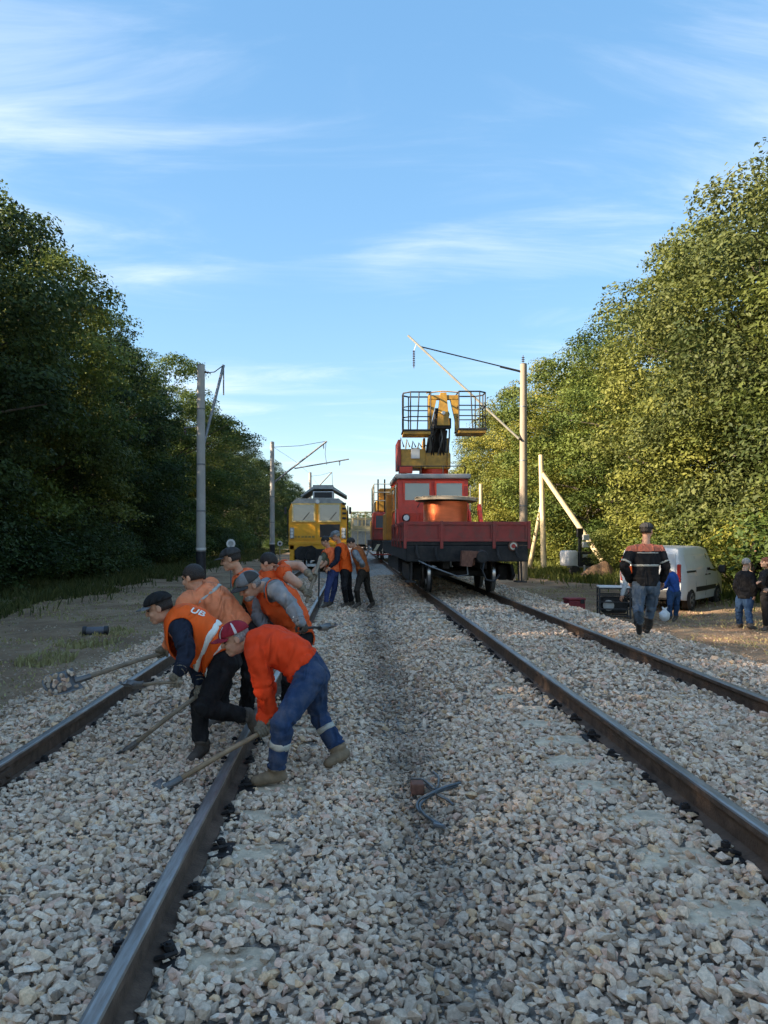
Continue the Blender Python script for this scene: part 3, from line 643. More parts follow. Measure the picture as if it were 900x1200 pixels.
# near left pole, its bracket swung along the line
tp, zb = concrete_pole(235.5, 30, 8.3, .19, .15, 'near concrete pole with white ring rising in front of dark trees', 1.45)
cantilever(tp, zb, P(239, 520, 30), P(262, 428, 31.0), P(240, 437, 30), M_STEEL, .06)
MB().tube([P(262, 430, 31)-tp.location, P(262, 463, 31)-tp.location], .03, 6).build('hanging_rod', M_STEEL, tp)
insulator(tp, P(239, 435, 30)-tp.location, (1, 0, -.35), 2, .07)
MB().tube([P(234, 500, 30)-tp.location, P(216, 501, 29.8)-tp.location], .022, 6).build('side_arm', M_STEEL, tp); insulator(tp, P(217, 501, 29.8)-tp.location, (0, 0, -1), 2, .06)
# second left pole and its raised bracket
tp, zb = concrete_pole(319, 57, 8.65, .20, .15, 'second concrete pole left of the yellow machine', 1.5)
cantilever(tp, zb, P(320, 566, 57), P(383, 517, 57), P(320, 524, 57), M_STEEL, .07, 3)
MB().tube([P(345, 549, 57)-tp.location, P(409, 538, 57)-tp.location], .055, 6).build('bracket_tube', M_STEEL, tp)
MB().tube([P(382, 519, 57)-tp.location, P(381, 532, 57)-tp.location, P(383, 545, 57)-tp.location], .02, 6).build('hanger_wire', M_DSTEEL, tp)
insulator(tp, P(398, 540, 57)-tp.location, (0, 0, -1), 3, .08)
s = tag(MB().lathe([(.19, 0), (.19, .012)], axis='y', seg=20).build('round_sign', M_WHITE, None, P(328, 637, 56)), 'small round white disc sign beside the second concrete pole', 'sign')
MB().cyl((0, .02, -.02), (0, .02, -1.6), .025, 8).build('sign_post', M_STEEL, s); MB().lathe([(.09, -.004), (.09, -.001)], axis='y', seg=16).build('sign_mark', M_DSTEEL, s)
# third left pole, far
tp, zb = concrete_pole(363.5, 96, 9.7, .22, .17, 'far concrete pole showing above the yellow machine roof')
cantilever(tp, zb, P(364, 580, 96), P(389, 553, 96), P(364, 558, 96), M_STEEL, .08)
MB().tube([P(389, 553, 96)-tp.location, P(390, 575, 96)-tp.location], .03, 6).build('hanger_wire', M_DSTEEL, tp)
# tall right pole with the long bracket reaching over the rail vehicle
tp, zb = concrete_pole(613.5, 38, 10.15, .215, .165, 'tall sunlit concrete pole right behind the red rail vehicle')
a, b = P(608, 514, 37.8), P(478, 393, 38); o = tp.location
MB().tube([a-o, b-o], .055, 8).build('bracket_tube', M_PALE, tp)
MB().tube([P(610, 436, 38)-o, P(586, 429, 38)-o, P(545, 419, 38)-o, P(492, 406, 38)-o], .032, 6).build('tie_rod', M_DSTEEL, tp)
MB().tube([P(609, 435, 38)-o, P(586, 429.5, 38)-o], .055, 8).build('tie_clamp', M_DSTEEL, tp)
insulator(tp, P(485, 410, 38)-o, (0, 0, -1), 9, .075); MB().tube([P(488, 403, 38)-o, P(485, 411, 38)-o], .02, 6).build('hook', M_WHITE, tp)
insulator(tp, P(613, 425, 38)-o, (0, 0, 1), 3, .09)
MB().tube([a-o, P(613, 516, 38)-o], .06, 8).build('hinge', M_DSTEEL, tp)
# wires still hanging on the left row
tag(MB().tube([P(319, 523, 57), P(345, 540, 75), P(363, 555, 96), P(385, 585, 170)], .012, 5).build('overhead_wire', M_DSTEEL), 'thin overhead wire between the left concrete poles', 'wire')
# timber posts
def timber(name, pts, label):
    base = Vector(pts[0][0]); t = empty(name, base)
    for k, (p, q, r) in enumerate(pts):
        MB().tube([Vector(p)-base, Vector(p).lerp(Vector(q), .5)-base, Vector(q)-base], [r*1.1, r, r*.9], 12).build('post' if k == 0 else 'brace', M_TIMBER, t, auto=50)
    return tag(t, label, 'timber frame')
timber('timber_tripod', [(P(637.5, 669, 45), P(634, 533, 45), .16), (P(711, 664, 43), P(636, 555, 44.8), .15), (P(620, 668, 47), P(636.5, 583, 45.2), .13)], 'pale timber post propped by two slanting poles in the grass')
tag(MB().tube([P(563.5, 640, 60), P(563.5, 567, 60)], [.16, .14], 10).build('timber_post', M_TIMBER, auto=50), 'short pale upright post standing behind the copper drum', 'post')
m = MB(); m.tube([P(814, 665, 33), P(812, 640, 33), P(806, 622, 33), P(798, 604, 33)], [.15, .14, .12, .03], 9)
sn = m.build('broken_trunk', M_BARK, auto=50); tag(sn, 'snapped slanting tree trunk with pale split wood above the van', 'tree trunk')
MB().tube([P(808.5, 628, 32.9), P(803, 615, 32.85), P(797, 603, 32.9)], [.02, .13, .02], 7).build('split_wood', M_TIMBER, sn)
# earth heap
def heap(name, c, rx, ry, h, matl, label, seed):
    rg = np.random.default_rng(seed); xs_ = np.linspace(-1, 1, 22); X, Y = np.meshgrid(xs_, xs_); rr = np.hypot(X, Y)
    Z = h*np.clip(1-rr**1.6, -.1, 1)*(0.85+0.5*(smooth_noise(X*3, Y*3, 1.3, seed)-.5)); V = np.c_[X.ravel()*rx, Y.ravel()*ry, Z.ravel()]
    i = np.arange(22*22).reshape(22, 22); F = np.c_[i[:-1, :-1].ravel(), i[:-1, 1:].ravel(), i[1:, 1:].ravel(), i[1:, :-1].ravel()]
    return tag(obj(name, np_mesh(name, V, F), matl, None, c), label, 'heap')
M_CLAY = mat('clay_earth', (0.20, 0.115, 0.06), 0.95, 0, 0.25, 5, bump=0.9, bs=14)
heap('earth_heap', (12.1, 37.5, -.6), 1.1, 1.0, 1.15, M_CLAY, 'brown clay heap in the grass behind the walking man', 4)
# short black pipe on the left dirt
p = P(112, 737, 15.4); p.z = float(ground_z(p.x, p.y))+.09
M_BLACK = mat('black_plastic', (0.018, 0.018, 0.020), 0.5, 0, 0.2, 10); M_GREYP = mat('dark_grey_sleeve', (0.11, 0.11, 0.125), 0.6, 0, 0.15, 6)
t = tag(empty('pipe_piece', p, R(8)), 'short black pipe piece lying on the left dirt', 'pipe')
MB().lathe([(.075, -.17), (.078, -.1), (.078, .12), (.075, .17)], axis='x', seg=18).build('sleeve', M_GREYP, t, auto=40)
for s_ in (-1, 1): MB().lathe([(.055, s_*.25), (.09, s_*.245), (.092, s_*.17), (.06, s_*.165)], axis='x', seg=18).build('flange', M_BLACK, t, auto=40)
# tangle of cable left between the tracks
M_CABLE = mat('grey_cable', (0.10, 0.115, 0.125), 0.42, 0.3, 0.2, 20)
def bedpt(px, py, dz=0.02):
    z = -0.18
    for _ in range(6):
        Y = (CAMZ-z-dz)*FPX/(py-VY); X = (px-VX)*Y/FPX; z = float(bed_z(X, Y))
    return Vector((X, Y, z+dz))
t = tag(empty('cable_tangle', bedpt(505, 935, 0)), 'tangle of grey cable lying on the stones between the tracks', 'cable'); o = t.location.copy()
for pts in ([(482, 913, .03), (496, 914, .07), (506, 922, .09), (512, 924, .07), (514, 912, .05), (508, 905, .05)], [(540, 917, .06), (520, 923, .09), (505, 930, .09), (491, 938, .06), (489, 947, .05), (496, 954, .04), (512, 966, .05)],
            [(536, 921, .05), (516, 927, .07), (498, 937, .06), (492, 946, .05), (500, 957, .05), (518, 967, .04)], [(500, 921, .06), (512, 931, .07), (524, 937, .05), (531, 943, .03)]):
    q = [bedpt(*a)-o for a in pts]; f = []
    for i in range(len(q)-1):
        p0, p1, p2, p3 = q[max(i-1, 0)], q[i], q[i+1], q[min(i+2, len(q)-1)]
        for k in range(5): u = k/5; f.append(0.5*((2*p1)+(p2-p0)*u+(2*p0-5*p1+4*p2-p3)*u*u+(3*p1-p0-3*p2+p3)*u**3))
    f.append(q[-1]); MB().tube(f, .0095, 7).build('cable_strand', M_CABLE, t, smooth=True)
MB().tube([bedpt(509, 966, .05)-o, bedpt(521, 969, .05)-o], .014, 8).build('cable_end', M_STEEL, t)
M_RUSTB = mat('rusty_block', (0.16, 0.07, 0.045), 0.85, 0, 0.3, 20)
q = bedpt(489, 924, .05); tag(MB().box(-.045, .045, -.05, .05, -.03, .045, .008).build('rusty_block', M_RUSTB, None, q), 'small rusty steel block beside the cable tangle', 'block')
# far machine frame and heaps left of the second rail vehicle are in the vehicles section
# ------------------------------------------------------------------ rail vehicles
M_YEL = mat('machine_yellow', (1.0, 0.42, 0.010), 0.45, 0, 0.10, 2, dirt=(0.45, 0.22, 0.03), dirt_s=2.5, dirt_amt=0.25)
M_CREAM = mat('window_surround', (0.85, 0.60, 0.22), 0.5, 0, 0.08, 4)
M_GREY = mat('machine_grey', (0.40, 0.39, 0.36), 0.7, 0, 0.2, 4)
M_UNDER = mat('underframe_black', (0.018, 0.017, 0.017), 0.8, 0.1, 0.35, 6, dirt=(0.07, 0.055, 0.045), dirt_s=4, dirt_amt=0.5)
M_RED = mat('cab_red', (0.75, 0.052, 0.018), 0.45, 0, 0.15, 3, dirt=(0.20, 0.045, 0.025), dirt_s=3.0, dirt_amt=0.6)
M_MAROON = mat('board_maroon', (0.30, 0.040, 0.030), 0.65, 0, 0.2, 3, dirt=(0.13, 0.06, 0.045), dirt_s=4, dirt_amt=0.8)
M_OCHRE = mat('lift_ochre', (0.50, 0.27, 0.035), 0.5, 0, 0.2, 5, dirt=(0.16, 0.09, 0.03), dirt_s=4, dirt_amt=0.5)
M_ORANGE = mat('crane_orange', (0.62, 0.26, 0.03), 0.5, 0, 0.15, 4, dirt=(0.2, 0.1, 0.04), dirt_s=3, dirt_amt=0.4)
M_ROOFG = mat('roof_pale_grey', (0.36, 0.36, 0.35), 0.6, 0.1, 0.2, 4, dirt=(0.15, 0.14, 0.13), dirt_amt=0.5)
M_TREAD = mat('bright_wheel_tread', (0.55, 0.55, 0.56), 0.28, 1.0, 0.1, 6)
M_COPPER = mat('copper_wire', (0.95, 0.42, 0.25), 0.34, 0.95, 0.12, 2, bump=0.15, bs=30, stretch=(1, 1, 6))
M_WOOD = mat('drum_timber', (0.42, 0.34, 0.24), 0.85, 0, 0.25, 4, bump=0.4, bs=25, stretch=(0.3, 2, 1))
M_GLASS = bpy.data.materials.new('cab_glass'); M_GLASS.use_nodes = True
b_ = M_GLASS.node_tree.nodes['Principled BSDF']; b_.inputs['Base Color'].default_value = (0.10, 0.13, 0.14, 1); b_.inputs['Roughness'].default_value = 0.06; b_.inputs['Metallic'].default_value = 0.0; b_.inputs['Specular IOR Level'].default_value = 1.0; b_.inputs['IOR'].default_value = 1.7
M_LAMP = mat('lamp_glass', (0.75, 0.74, 0.70), 0.15, 0, 0.05, 5)
M_REDL = mat('tail_lamp_red', (0.35, 0.02, 0.015), 0.3, 0, 0.1, 5)
M_HAZARD = mat('hazard_cream', (0.62, 0.55, 0.38), 0.6, 0, 0.1, 5)
def wheelset(parent, xc, y, zr, r=.475):
    w = empty('wheelset', (0, 0, 0)); w.parent = parent
    for s in (-1, 1):
        x = xc+s*(HG-.005)
        MB().lathe([(r-.09, -.06), (r+.028, -.066), (r+.028, -.04), (r+.002, -.025), (r-.004, .065), (r-.02, .07), (r-.10, .065), (.2, .03), (.1, .1)] if s > 0 else [(.1, -.1), (.2, -.03), (r-.10, -.065), (r-.02, -.07), (r-.004, -.065), (r+.002, .025), (r+.028, .04), (r+.028, .066), (r-.09, .06)], (x, y, zr+r), 'x', 36).build('wheel', M_UNDER, w, auto=40)
        MB().lathe([(r+.0045, s*-.02), (r+.0005, s*.05)], (x, y, zr+r), 'x', 40).build('tread', M_TREAD, w, auto=40)
    MB().cyl((xc-HG, y, zr+r), (xc+HG, y, zr+r), .085, 14).build('axle', M_UNDER, w, auto=40)
    return w
def window(parent, x0, x1, y, z0, z1, frame, fw=.05, ax='y', name='window'):
    """framed pane; ax y faces the camera, ax x faces sideways"""
    def bx3(m, a0, a1, d0, d1, c0, c1):
        return m.box(a0, a1, d0, d1, c0, c1) if ax == 'y' else m.box(d0, d1, a0, a1, c0, c1)
    m = MB(); bx3(m, x0-fw, x0, y-.03, y+.02, z0-fw, z1+fw); bx3(m, x1, x1+fw, y-.03, y+.02, z0-fw, z1+fw); bx3(m, x0+.001, x1-.001, y-.03, y+.02, z0-fw, z0); bx3(m, x0+.001, x1-.001, y-.03, y+.02, z1, z1+fw)
    w = m.build(name, frame, parent); m = MB(); bx3(m, x0, x1, y-.006, y+.004, z0, z1); m.build('pane', M_GLASS, w); return w
# ---- yellow track machine
def yellow_machine():
    Y0 = 38.6; t = tag(empty('track_machine', (XL, Y0, 0)), 'orange yellow track machine with two cab windows on the left track', 'rail machine')
    hw = 1.46
    m = MB(); m.prism([(-hw, .98), (hw, .98), (hw, 2.95), (hw-.12, 3.28), (hw-.42, 3.50), (-hw+.42, 3.50), (-hw+.12, 3.28), (-hw, 2.95)], 0, 5.5); m.build('cab', M_YEL, t, auto=25)
    MB().prism([(hw-.10, 3.30), (hw-.42, 3.54), (-hw+.42, 3.54), (-hw+.10, 3.30)], -.03, 5.4).build('roof', M_GREY, t)
    for x0, x1 in ((-1.24, -.20), (.10, 1.08)):
        w = window(t, x0, x1, -.012, 2.42, 3.22, M_CREAM, .07)
        MB().bar((x0+.5, -.06, 2.46), (x0+.82, -.07, 2.84), .05, .03).build('wiper', M_BLACK, w)
    MB().box(-1.3, -.12, -.03, 0, 1.46, 2.24, .01).build('front_panel', M_YEL, t)
    MB().box(.10, 1.1, -.014, .0, 1.58, 2.24).build('dark_hatch', M_BLACK, t)
    MB().box(.06, 1.14, -.03, -.002, 1.50, 1.575).build('hatch_sill', M_YEL, t)
    MB().box(-hw-.02, hw+.02, -.08, .1, 1.2, 1.36, .02).build('bumper_beam', M_YEL, t)
    MB().box(-1.42, .9, -.05, .05, .98, 1.19).build('lower_panel', M_YEL, t)
    for x in (-1.30, 1.30):
        MB().box(x-.12, x+.12, -.05, .25, .42, 1.2, .02).build('bumper_leg', M_YEL, t)
        lb = MB().box(x-.11, x+.11, -.09, -.03, 1.52, 2.06, .03).build('lamp_block', M_GREY, t)
        for z in (1.63, 1.79, 1.95): MB().lathe([(.07, -.115), (.07, -.09)], (x, 0, z), 'y', 14).build('head_lamp', M_LAMP, lb)
    MB().lathe([(.1, -.06), (.12, .02)], (-.02, 0, 3.38), 'y', 16).build('roof_lamp', M_LAMP, t)
    MB().box(-.28, .78, .5, 1.9, 3.54, 3.92, .03).build('roof_unit', M_WHITE, t); MB().box(-.20, .70, .47, .5, 3.60, 3.88).build('roof_grille', M_BLACK, t)
    MB().prism([(-.95, 3.72), (-.3, 4.20), (-.3, 4.28), (.75, 4.28), (.75, 4.20), (1.45, 3.74), (1.38, 3.70), (.70, 4.08), (-.26, 4.08), (-.88, 3.68)], .9, 4.5).build('roof_canopy', M_GREY, t)
    for k in range(4): MB().box(hw-.24, hw-.04, -.05, -.002, 2.5+k*.24, 2.6+k*.24, .01).build('step', M_DSTEEL, t)
    MB().box(-hw+.1, hw-.1, 5.5, 16, .95, 3.2, .05).build('engine_housing', M_YEL, t); MB().box(hw+.01, hw+.06, .6, 5, 1.2, 3.2, .01).build('side_door', M_DSTEEL, t)
    MB().box(-1.25, 1.25, .3, 16, .45, .97).build('underframe', M_UNDER, t)
    MB().prism([(-1.0, .5), (-.2, .45), (.1, .9), (-.3, 1.18), (-.8, 1.1)], -.22, .1).build('coupler_plate', M_UNDER, t)
    MB().box(-.15, .75, -.35, .3, .25, 1.0, .06).build('front_coupler', M_UNDER, t); MB().box(-.55, -.1, -.3, -.15, .13, .26).build('number_plate', M_WHITE, t)
    MB().lathe([(.34, -.2), (.36, -.05), (.28, .0)], (-.82, 0, .78), 'y', 20).build('hose_reel', M_DSTEEL, t)
    for s in (-1, 1): MB().tube([(s*(hw+.03), -.02, 1.5), (s*(hw+.06), -.08, 1.6), (s*(hw+.06), -.08, 2.6), (s*(hw+.03), -.02, 2.7)], .022, 6).build('grab_rail', M_DSTEEL, t)
    for k in range(6): MB().box(-1.2+k*.18, -1.06+k*.18, -.045, -.03, 1.56, 1.66, .004).build('vent_louvre', M_OCHRE, t)
    for s in (-1, 1): MB().box(s*(hw+.16)-.06, s*(hw+.16)+.06, -.1, -.02, 2.75, 3.1, .02).build('wing_mirror', M_BLACK, t)
    MB().tube([(-.5, -.3, .9), (-.62, -.42, .6), (-.45, -.46, .35), (-.3, -.36, .5)], .03, 8).build('air_hose', M_BLACK, t, smooth=True)
    for y in (1.6, 6, 14): wheelset(t, 0, y, 0.0)
    return t
yellow_machine()
# ---- red rail vehicle with flat bed, cab and lift
def basket(parent, x0, x1, y0, y1, z, h, side):
    b = MB().box(x0, x1, y0, y1, z-.16, z, .02).build('basket', M_OCHRE, parent)
    MB().box(x0-.03, x1+.03, y0-.03, y1+.03, z-.06, z+.0, .01).build('kick_plate', M_DSTEEL, b)
    c = .22; e = x0 if side < 0 else x1
    def loop(zz): 
        return [(x1, y0, zz), (x0+c, y0, zz), (x0, y0+c, zz), (x0, y1-c, zz), (x0+c, y1, zz), (x1, y1, zz), (x1, y0, zz)] if side < 0 else [(x0, y0, zz), (x1-c, y0, zz), (x1, y0+c, zz), (x1, y1-c, zz), (x1-c, y1, zz), (x0, y1, zz), (x0, y0, zz)]
    for zz in (z+h, z+h*.62, z+h*.34): MB().tube(loop(zz), .026 if zz > z+h-.01 else .02, 6).build('hand_rail', M_DSTEEL, b)
    for p in loop(0)[:6]: MB().tube([(p[0], p[1], z), (p[0], p[1], z+h)], .022, 6).build('rail_post', M_DSTEEL, b)
    xm = (x0+x1)/2; MB().tube([(xm, y0, z), (xm-.06*side, y0, z+h)], .022, 6).build('rail_post', M_DSTEEL, b)
    return b
def railcar():
    Y0 = 18.2; t = tag(empty('rail_truck', (XR, Y0, ZR)), 'red rail vehicle with flat bed, cab and twin basket lift', 'rail vehicle')
    hw = 1.47; zt = 1.27        # local z from rail top
    MB().box(-hw, hw, .02, 13.2, zt-.08, zt, .01).build('deck', M_UNDER, t)
    MB().box(-hw+.02, hw-.02, 0, .32, .80, zt-.09, .02).build('headstock', M_UNDER, t)
    for s in (-1, 1): MB().box(s*(hw-.08)-.06, s*(hw-.08)+.06, .33, 13, .82, zt-.09).build('side_sill', M_UNDER, t)
    for s in (-1, 1): MB().box(s*.45-.08, s*.45+.08, .33, 13, .62, zt-.09).build('centre_sill', M_UNDER, t)
    # drop-side boards: panels with raised frames and hinge posts
    def board(a0, a1, fix, ax, z1=1.74):
        def bb(m, p0, p1, d0, d1, c0, c1): return m.box(p0, p1, d0, d1, c0, c1, .006) if ax == 'y' else m.box(d0, d1, p0, p1, c0, c1, .006)
        s = 1 if fix > -1 and ax == 'x' and fix > 0 else -1
        m = MB(); bb(m, a0, a1, fix-.02, fix+.02, zt+.005, z1); o = m.build('board_panel', M_MAROON, t)
        f0, f1 = (fix-.045, fix-.021) if s < 0 else (fix+.021, fix+.045)
        for (p0, p1, c0, c1) in ((a0, a1, z1-.07, z1+.01), (a0, a1, zt+.01, zt+.07), (a0, a0+.06, zt+.071, z1-.071), (a1-.06, a1, zt+.071, z1-.071)):
            m = MB(); bb(m, p0, p1, f0, f1, c0, c1); m.build('board_frame', M_MAROON, o)
        return o
    for a0, a1 in ((-hw+.03, -.62), (-.58, .62), (.66, hw-.03)): board(a0, a1, .03, 'y')
    for x in (-hw, -.60, .64, hw): MB().box(x-.035, x+.035, -.035, .01, zt-.16, 1.76, .006).build('stake', M_MAROON, t)
    k = .12
    while k < 5.2:
        for s in (-1, 1): board(k, k+1.22, s*(hw-.02), 'x')
        for s in (-1, 1): MB().box(s*hw-.04, s*hw+.04, k+1.225, k+1.28, zt-.16, 1.76, .006).build('stake', M_MAROON, t)
        k += 1.29
    # coupler, lamp, hoses, steps
    m = MB(); m.box(-.13, .13, -.42, .05, .72, 1.06, .04); m.build('coupler_body', M_RUSTB, t)
    m = MB(); m.prism([(-.22, .72), (.02, .70), (.06, .9), (.24, .95), (.26, 1.05), (-.20, 1.07)], -.62, -.36); m.build('coupler_jaw', M_RUSTB, t, auto=30); MB().lathe([(.13, -.66), (.16, -.5), (.15, -.4)], (.26, 0, .93), 'y', 18).build('coupler_knuckle', M_UNDER, t)
    l = MB().lathe([(.06, -.05), (.115, -.045), (.12, .0)], (hw-.38, 0, 1.17), 'y', 22).build('tail_lamp', M_RUSTB, t); MB().lathe([(.085, -.062), (.085, -.05)], (hw-.38, 0, 1.17), 'y', 20).build('lamp_ring', M_PALE, l); MB().lathe([(.05, -.075), (.05, -.062)], (hw-.38, 0, 1.17), 'y', 16).build('lamp_lens', M_REDL, l)
    for x, z0 in ((-.75, .95), (.72, .95), (-1.2, 1.0), (1.15, 1.0)): MB().tube([(x, -.02, z0+.18), (x, -.10, z0), (x+.05, -.12, z0-.12)], .035, 8).build('bracket', M_UNDER, t)
    MB().tube([(-1.15, -.02, .82), (-.9, -.12, .70), (-.25, -.14, .46), (.0, -.14, .50), (-.02, -.05, .85)], .018, 6).build('uncoupling_lever', M_STEEL, t)
    MB().tube([(.42, -.02, .85), (.34, -.14, .6), (.42, -.18, .38), (.62, -.16, .34), (.75, -.08, .5)], .025, 8).build('air_hose', M_BLACK, t, smooth=True)
    for s in (-1, 1):
        m = MB(); m.bar((s*1.3, .1, .82), (s*1.32, .1, .32), .035); m.bar((s*1.3, .42, .82), (s*1.32, .42, .32), .035); m.box(s*1.32-.12, s*1.32+.12, .06, .46, .30, .33); m.build('foot_step', M_UNDER, t)
    # running gear
    for y in (1.35, 3.1, 9.6, 11.4):
        wheelset(t, 0, y, 0)
        for s in (-1, 1): MB().box(s*1.08-.13, s*1.08+.13, y-.2, y+.2, .30, .66, .05).build('axle_box', M_UNDER, t)
    for y in (.7, 8.9):
        for s in (-1, 1): MB().prism([(y, .45), (y+.3, .30), (y+2.7, .30), (y+3.0, .45), (y+2.7, .70), (y+.3, .70)], s*1.22, s*1.30, 'x').build('bogie_frame', M_UNDER, t)
    for s in (-1, 1): MB().box(s*1.05-.3, s*1.05+.3, 4.6, 8.2, .35, .85, .04).build('fuel_tank', M_UNDER, t)
    # cab: narrower than the bed, two front windows
    x0, x1, y0, y1, z0, z1 = -1.27, .95, 5.9, 9.4, zt, 3.22
    m = MB(); m.prism([(y0, z0), (y1, z0), (y1, z1), (y0+.18, z1), (y0+.02, z0+1.1)], x0, x1, 'x'); m.build('cab', M_RED, t, auto=25)
    MB().box(x0-.08, x1+.08, y0+.05, y1+.1, z1+.002, z1+.16, .04).build('cab_roof', M_ROOFG, t)
    for a0, a1 in ((x0+.22, -.28), (-.06, x1-.20)):
        w = window(t, a0, a1, y0+.06, z0+1.02, z1-.14, M_RED, .06); MB().bar(((a0+a1)/2, y0, z0+1.05), ((a0+a1)/2+.2, y0, z0+1.4), .025).build('wiper', M_BLACK, w)
    for k in range(4): MB().box(x0+.2+k*.46, x0+.58+k*.46, y0-.02, y0+.01, z0+.2, z0+.88, .01).build('front_rib', M_RED, t)
    for k in range(2): window(t, y0+.5+k*1.5, y0+1.6+k*1.5, x0-.01, z0+1.02, z1-.2, M_ORANGE, .06, 'x')
    for s, xx in ((-1, x0-.02), (1, x1+.02)): MB().prism([(y0-.7, z0), (y0, z0), (y0, z0+1.0)], xx-.03, xx+.03, 'x').build('side_gusset', M_RED, t)
    MB().prism([(y0-1.0, z0), (y0-.75, z0), (y0-.05, z1-.9), (y0-.12, z1-.8)], x1+.25, x1+.36, 'x').build('slanted_guard', M_RED, t)
    for xk in (x0+.25, x1-.25):
        hl = MB().lathe([(.10, -.10), (.13, -.02), (.11, .0)], (xk, y0-.01, z0+.72), 'y', 18).build('cab_lamp', M_DSTEEL, t); MB().lathe([(.09, -.112), (.09, -.10)], (xk, y0-.01, z0+.72), 'y', 16).build('lamp_lens', M_LAMP, hl)
    for xk in (x0-.06, x1+.06): MB().tube([(xk, y0+.1, z0+.5), (xk-.02, y0-.02, z0+.6), (xk-.02, y0-.02, z1-.3), (xk, y0+.1, z1-.2)], .02, 6).build('grab_rail', M_PALE, t)
    for k in range(4): MB().tube([(x0+.05+k*.7, y0+.3, z1+.16), (x0+.05+k*.7, y0+.3, z1+.42)], .018, 6).build('roof_rail_post', M_DSTEEL, t)
    MB().tube([(x0+.05, y0+.3, z1+.42), (x0+2.15, y0+.3, z1+.42)], .018, 6).build('roof_rail', M_DSTEEL, t)
    for k in range(9): MB().lathe([(.02, -.012), (.02, .0)], (-hw+.2+k*.33, -.002, 1.06), 'y', 8).build('rivet', M_UNDER, t)
    # orange crane pedestal and boxes behind the cab
    MB().box(-1.46, -.9, 9.7, 10.6, zt, 2.95, .04).build('crane_pedestal', M_ORANGE, t); MB().box(-1.45, -1.0, 10.7, 13, zt, 2.3, .04).build('tool_locker', M_ORANGE, t)
    MB().box(-.8, 1.2, 9.6, 13, zt, 2.9, .05).build('engine_box', M_MAROON, t)
    MB().tube([(-1.2, 10.2, 2.9), (-1.1, 10.8, 3.5), (-.6, 12.8, 3.9)], .12, 8).build('crane_boom', M_ORANGE, t)
    # lift on the roof: turret, folded boom, yoke, two baskets
    tz = z1+.17
    MB().lathe([(.62, tz), (.62, tz+.14), (.5, tz+.16), (.5, tz+.3)], (.1, 8.2, 0), 'z', 28).build('turret_ring', M_RED, t)
    MB().box(-1.1, -.25, 7.5, 8.8, tz+.32, tz+.95, .04).build('control_box', M_OCHRE, t); MB().box(-1.16, -.7, 7.3, 7.5, tz+.12, tz+.34, .02).build('red_locker', M_RED, t)
    MB().box(-1.18, -1.08, 7.4, 8.9, tz+.30, tz+1.25, .02).build('red_side_plate', M_MAROON, t)
    MB().box(-.74, -.45, 7.44, 7.5, tz+.62, tz+.98, .01).build('white_sheet', M_WHITE, t)
    for k in range(5): MB().tube([(-1.12+k*.2, 7.45, tz+.95), (-1.08+k*.2, 7.43, tz+1.32-.06*k), (-.98+k*.2, 7.45, tz+1.0)], .025, 6).build('guard_hoop', (M_DSTEEL, M_OCHRE)[k % 2], t)
    MB().box(-.28, .62, 7.7, 8.7, tz+.3, tz+.85, .05).build('turret', M_OCHRE, t)
    MB().bar((.06, 8.3, tz+.6), (.2, 8.0, tz+1.75), .52, .46).build('lower_boom', M_UNDER, t)
    for xk in (-.30, .50): MB().prism([(7.5, tz+.3), (8.6, tz+.3), (8.3, tz+1.25), (7.8, tz+1.35)], xk, xk+.07, 'x').build('boom_cheek', M_OCHRE, t)
    MB().bar((.34, 8.0, tz+.5), (.42, 7.7, tz+1.6), .16, .16).build('lift_cylinder', M_DSTEEL, t)
    MB().bar((-.1, 8.1, tz+.7), (.0, 7.7, tz+1.7), .12, .12).build('lift_cylinder', M_STEEL, t)
    MB().bar((.2, 7.9, tz+1.6), (.3, 7.4, tz+2.2), .42, .36).build('upper_boom', M_UNDER, t)
    for k in range(6):
        a = random.Random(k); xk = -.05+k*.11
        MB().tube([(xk, 7.75, tz+.7), (xk+a.uniform(-.15, .15), 7.45, tz+1.3), (xk+a.uniform(-.1, .1), 7.5, tz+1.6), (.2+a.uniform(-.1, .1), 7.35, tz+2.0)], .028, 6).build('hydraulic_hose', (M_BLACK, M_DSTEEL, M_STEEL)[k % 3], t, smooth=True)
    MB().box(.04, .58, 7.25, 7.5, tz+1.6, tz+1.95, .03).build('knuckle_block', M_UNDER, t)
    zc = tz+1.50; MB().prism([(.10, zc+.2), (.52, zc+.2), (.41, zc+1.28), (.22, zc+1.28)], 7.2, 7.45).build('yoke_post', M_OCHRE, t)
    MB().box(-.16, .80, 7.22, 7.42, zc+1.06, zc+1.2, .01).build('yoke_beam', M_OCHRE, t); MB().tube([(-.25, 7.3, zc+1.28), (.3, 7.3, zc+1.34), (.85, 7.3, zc+1.3)], .02, 6).build('top_bar', M_OCHRE, t)
    for s in (-1, 1):
        c = .32; MB().prism([(c+s*.50, zc+1.20), (c+s*.20, zc+1.20), (c+s*.38, zc+.4), (c+s*.42, zc-.02), (c+s*.50, zc-.02)], 7.23, 7.41).build('yoke_cheek', M_OCHRE, t)
    MB().lathe([(.06, 7.12), (.07, 7.2)], (.31, 0, zc+.6), 'y', 14).build('work_lamp', M_LAMP, t)
    basket(t, -1.02, -.14, 6.9, 7.8, zc+.02, 1.22, -1); basket(t, .78, 1.68, 6.9, 7.8, zc+.06, 1.2, 1)
    return t
railcar()
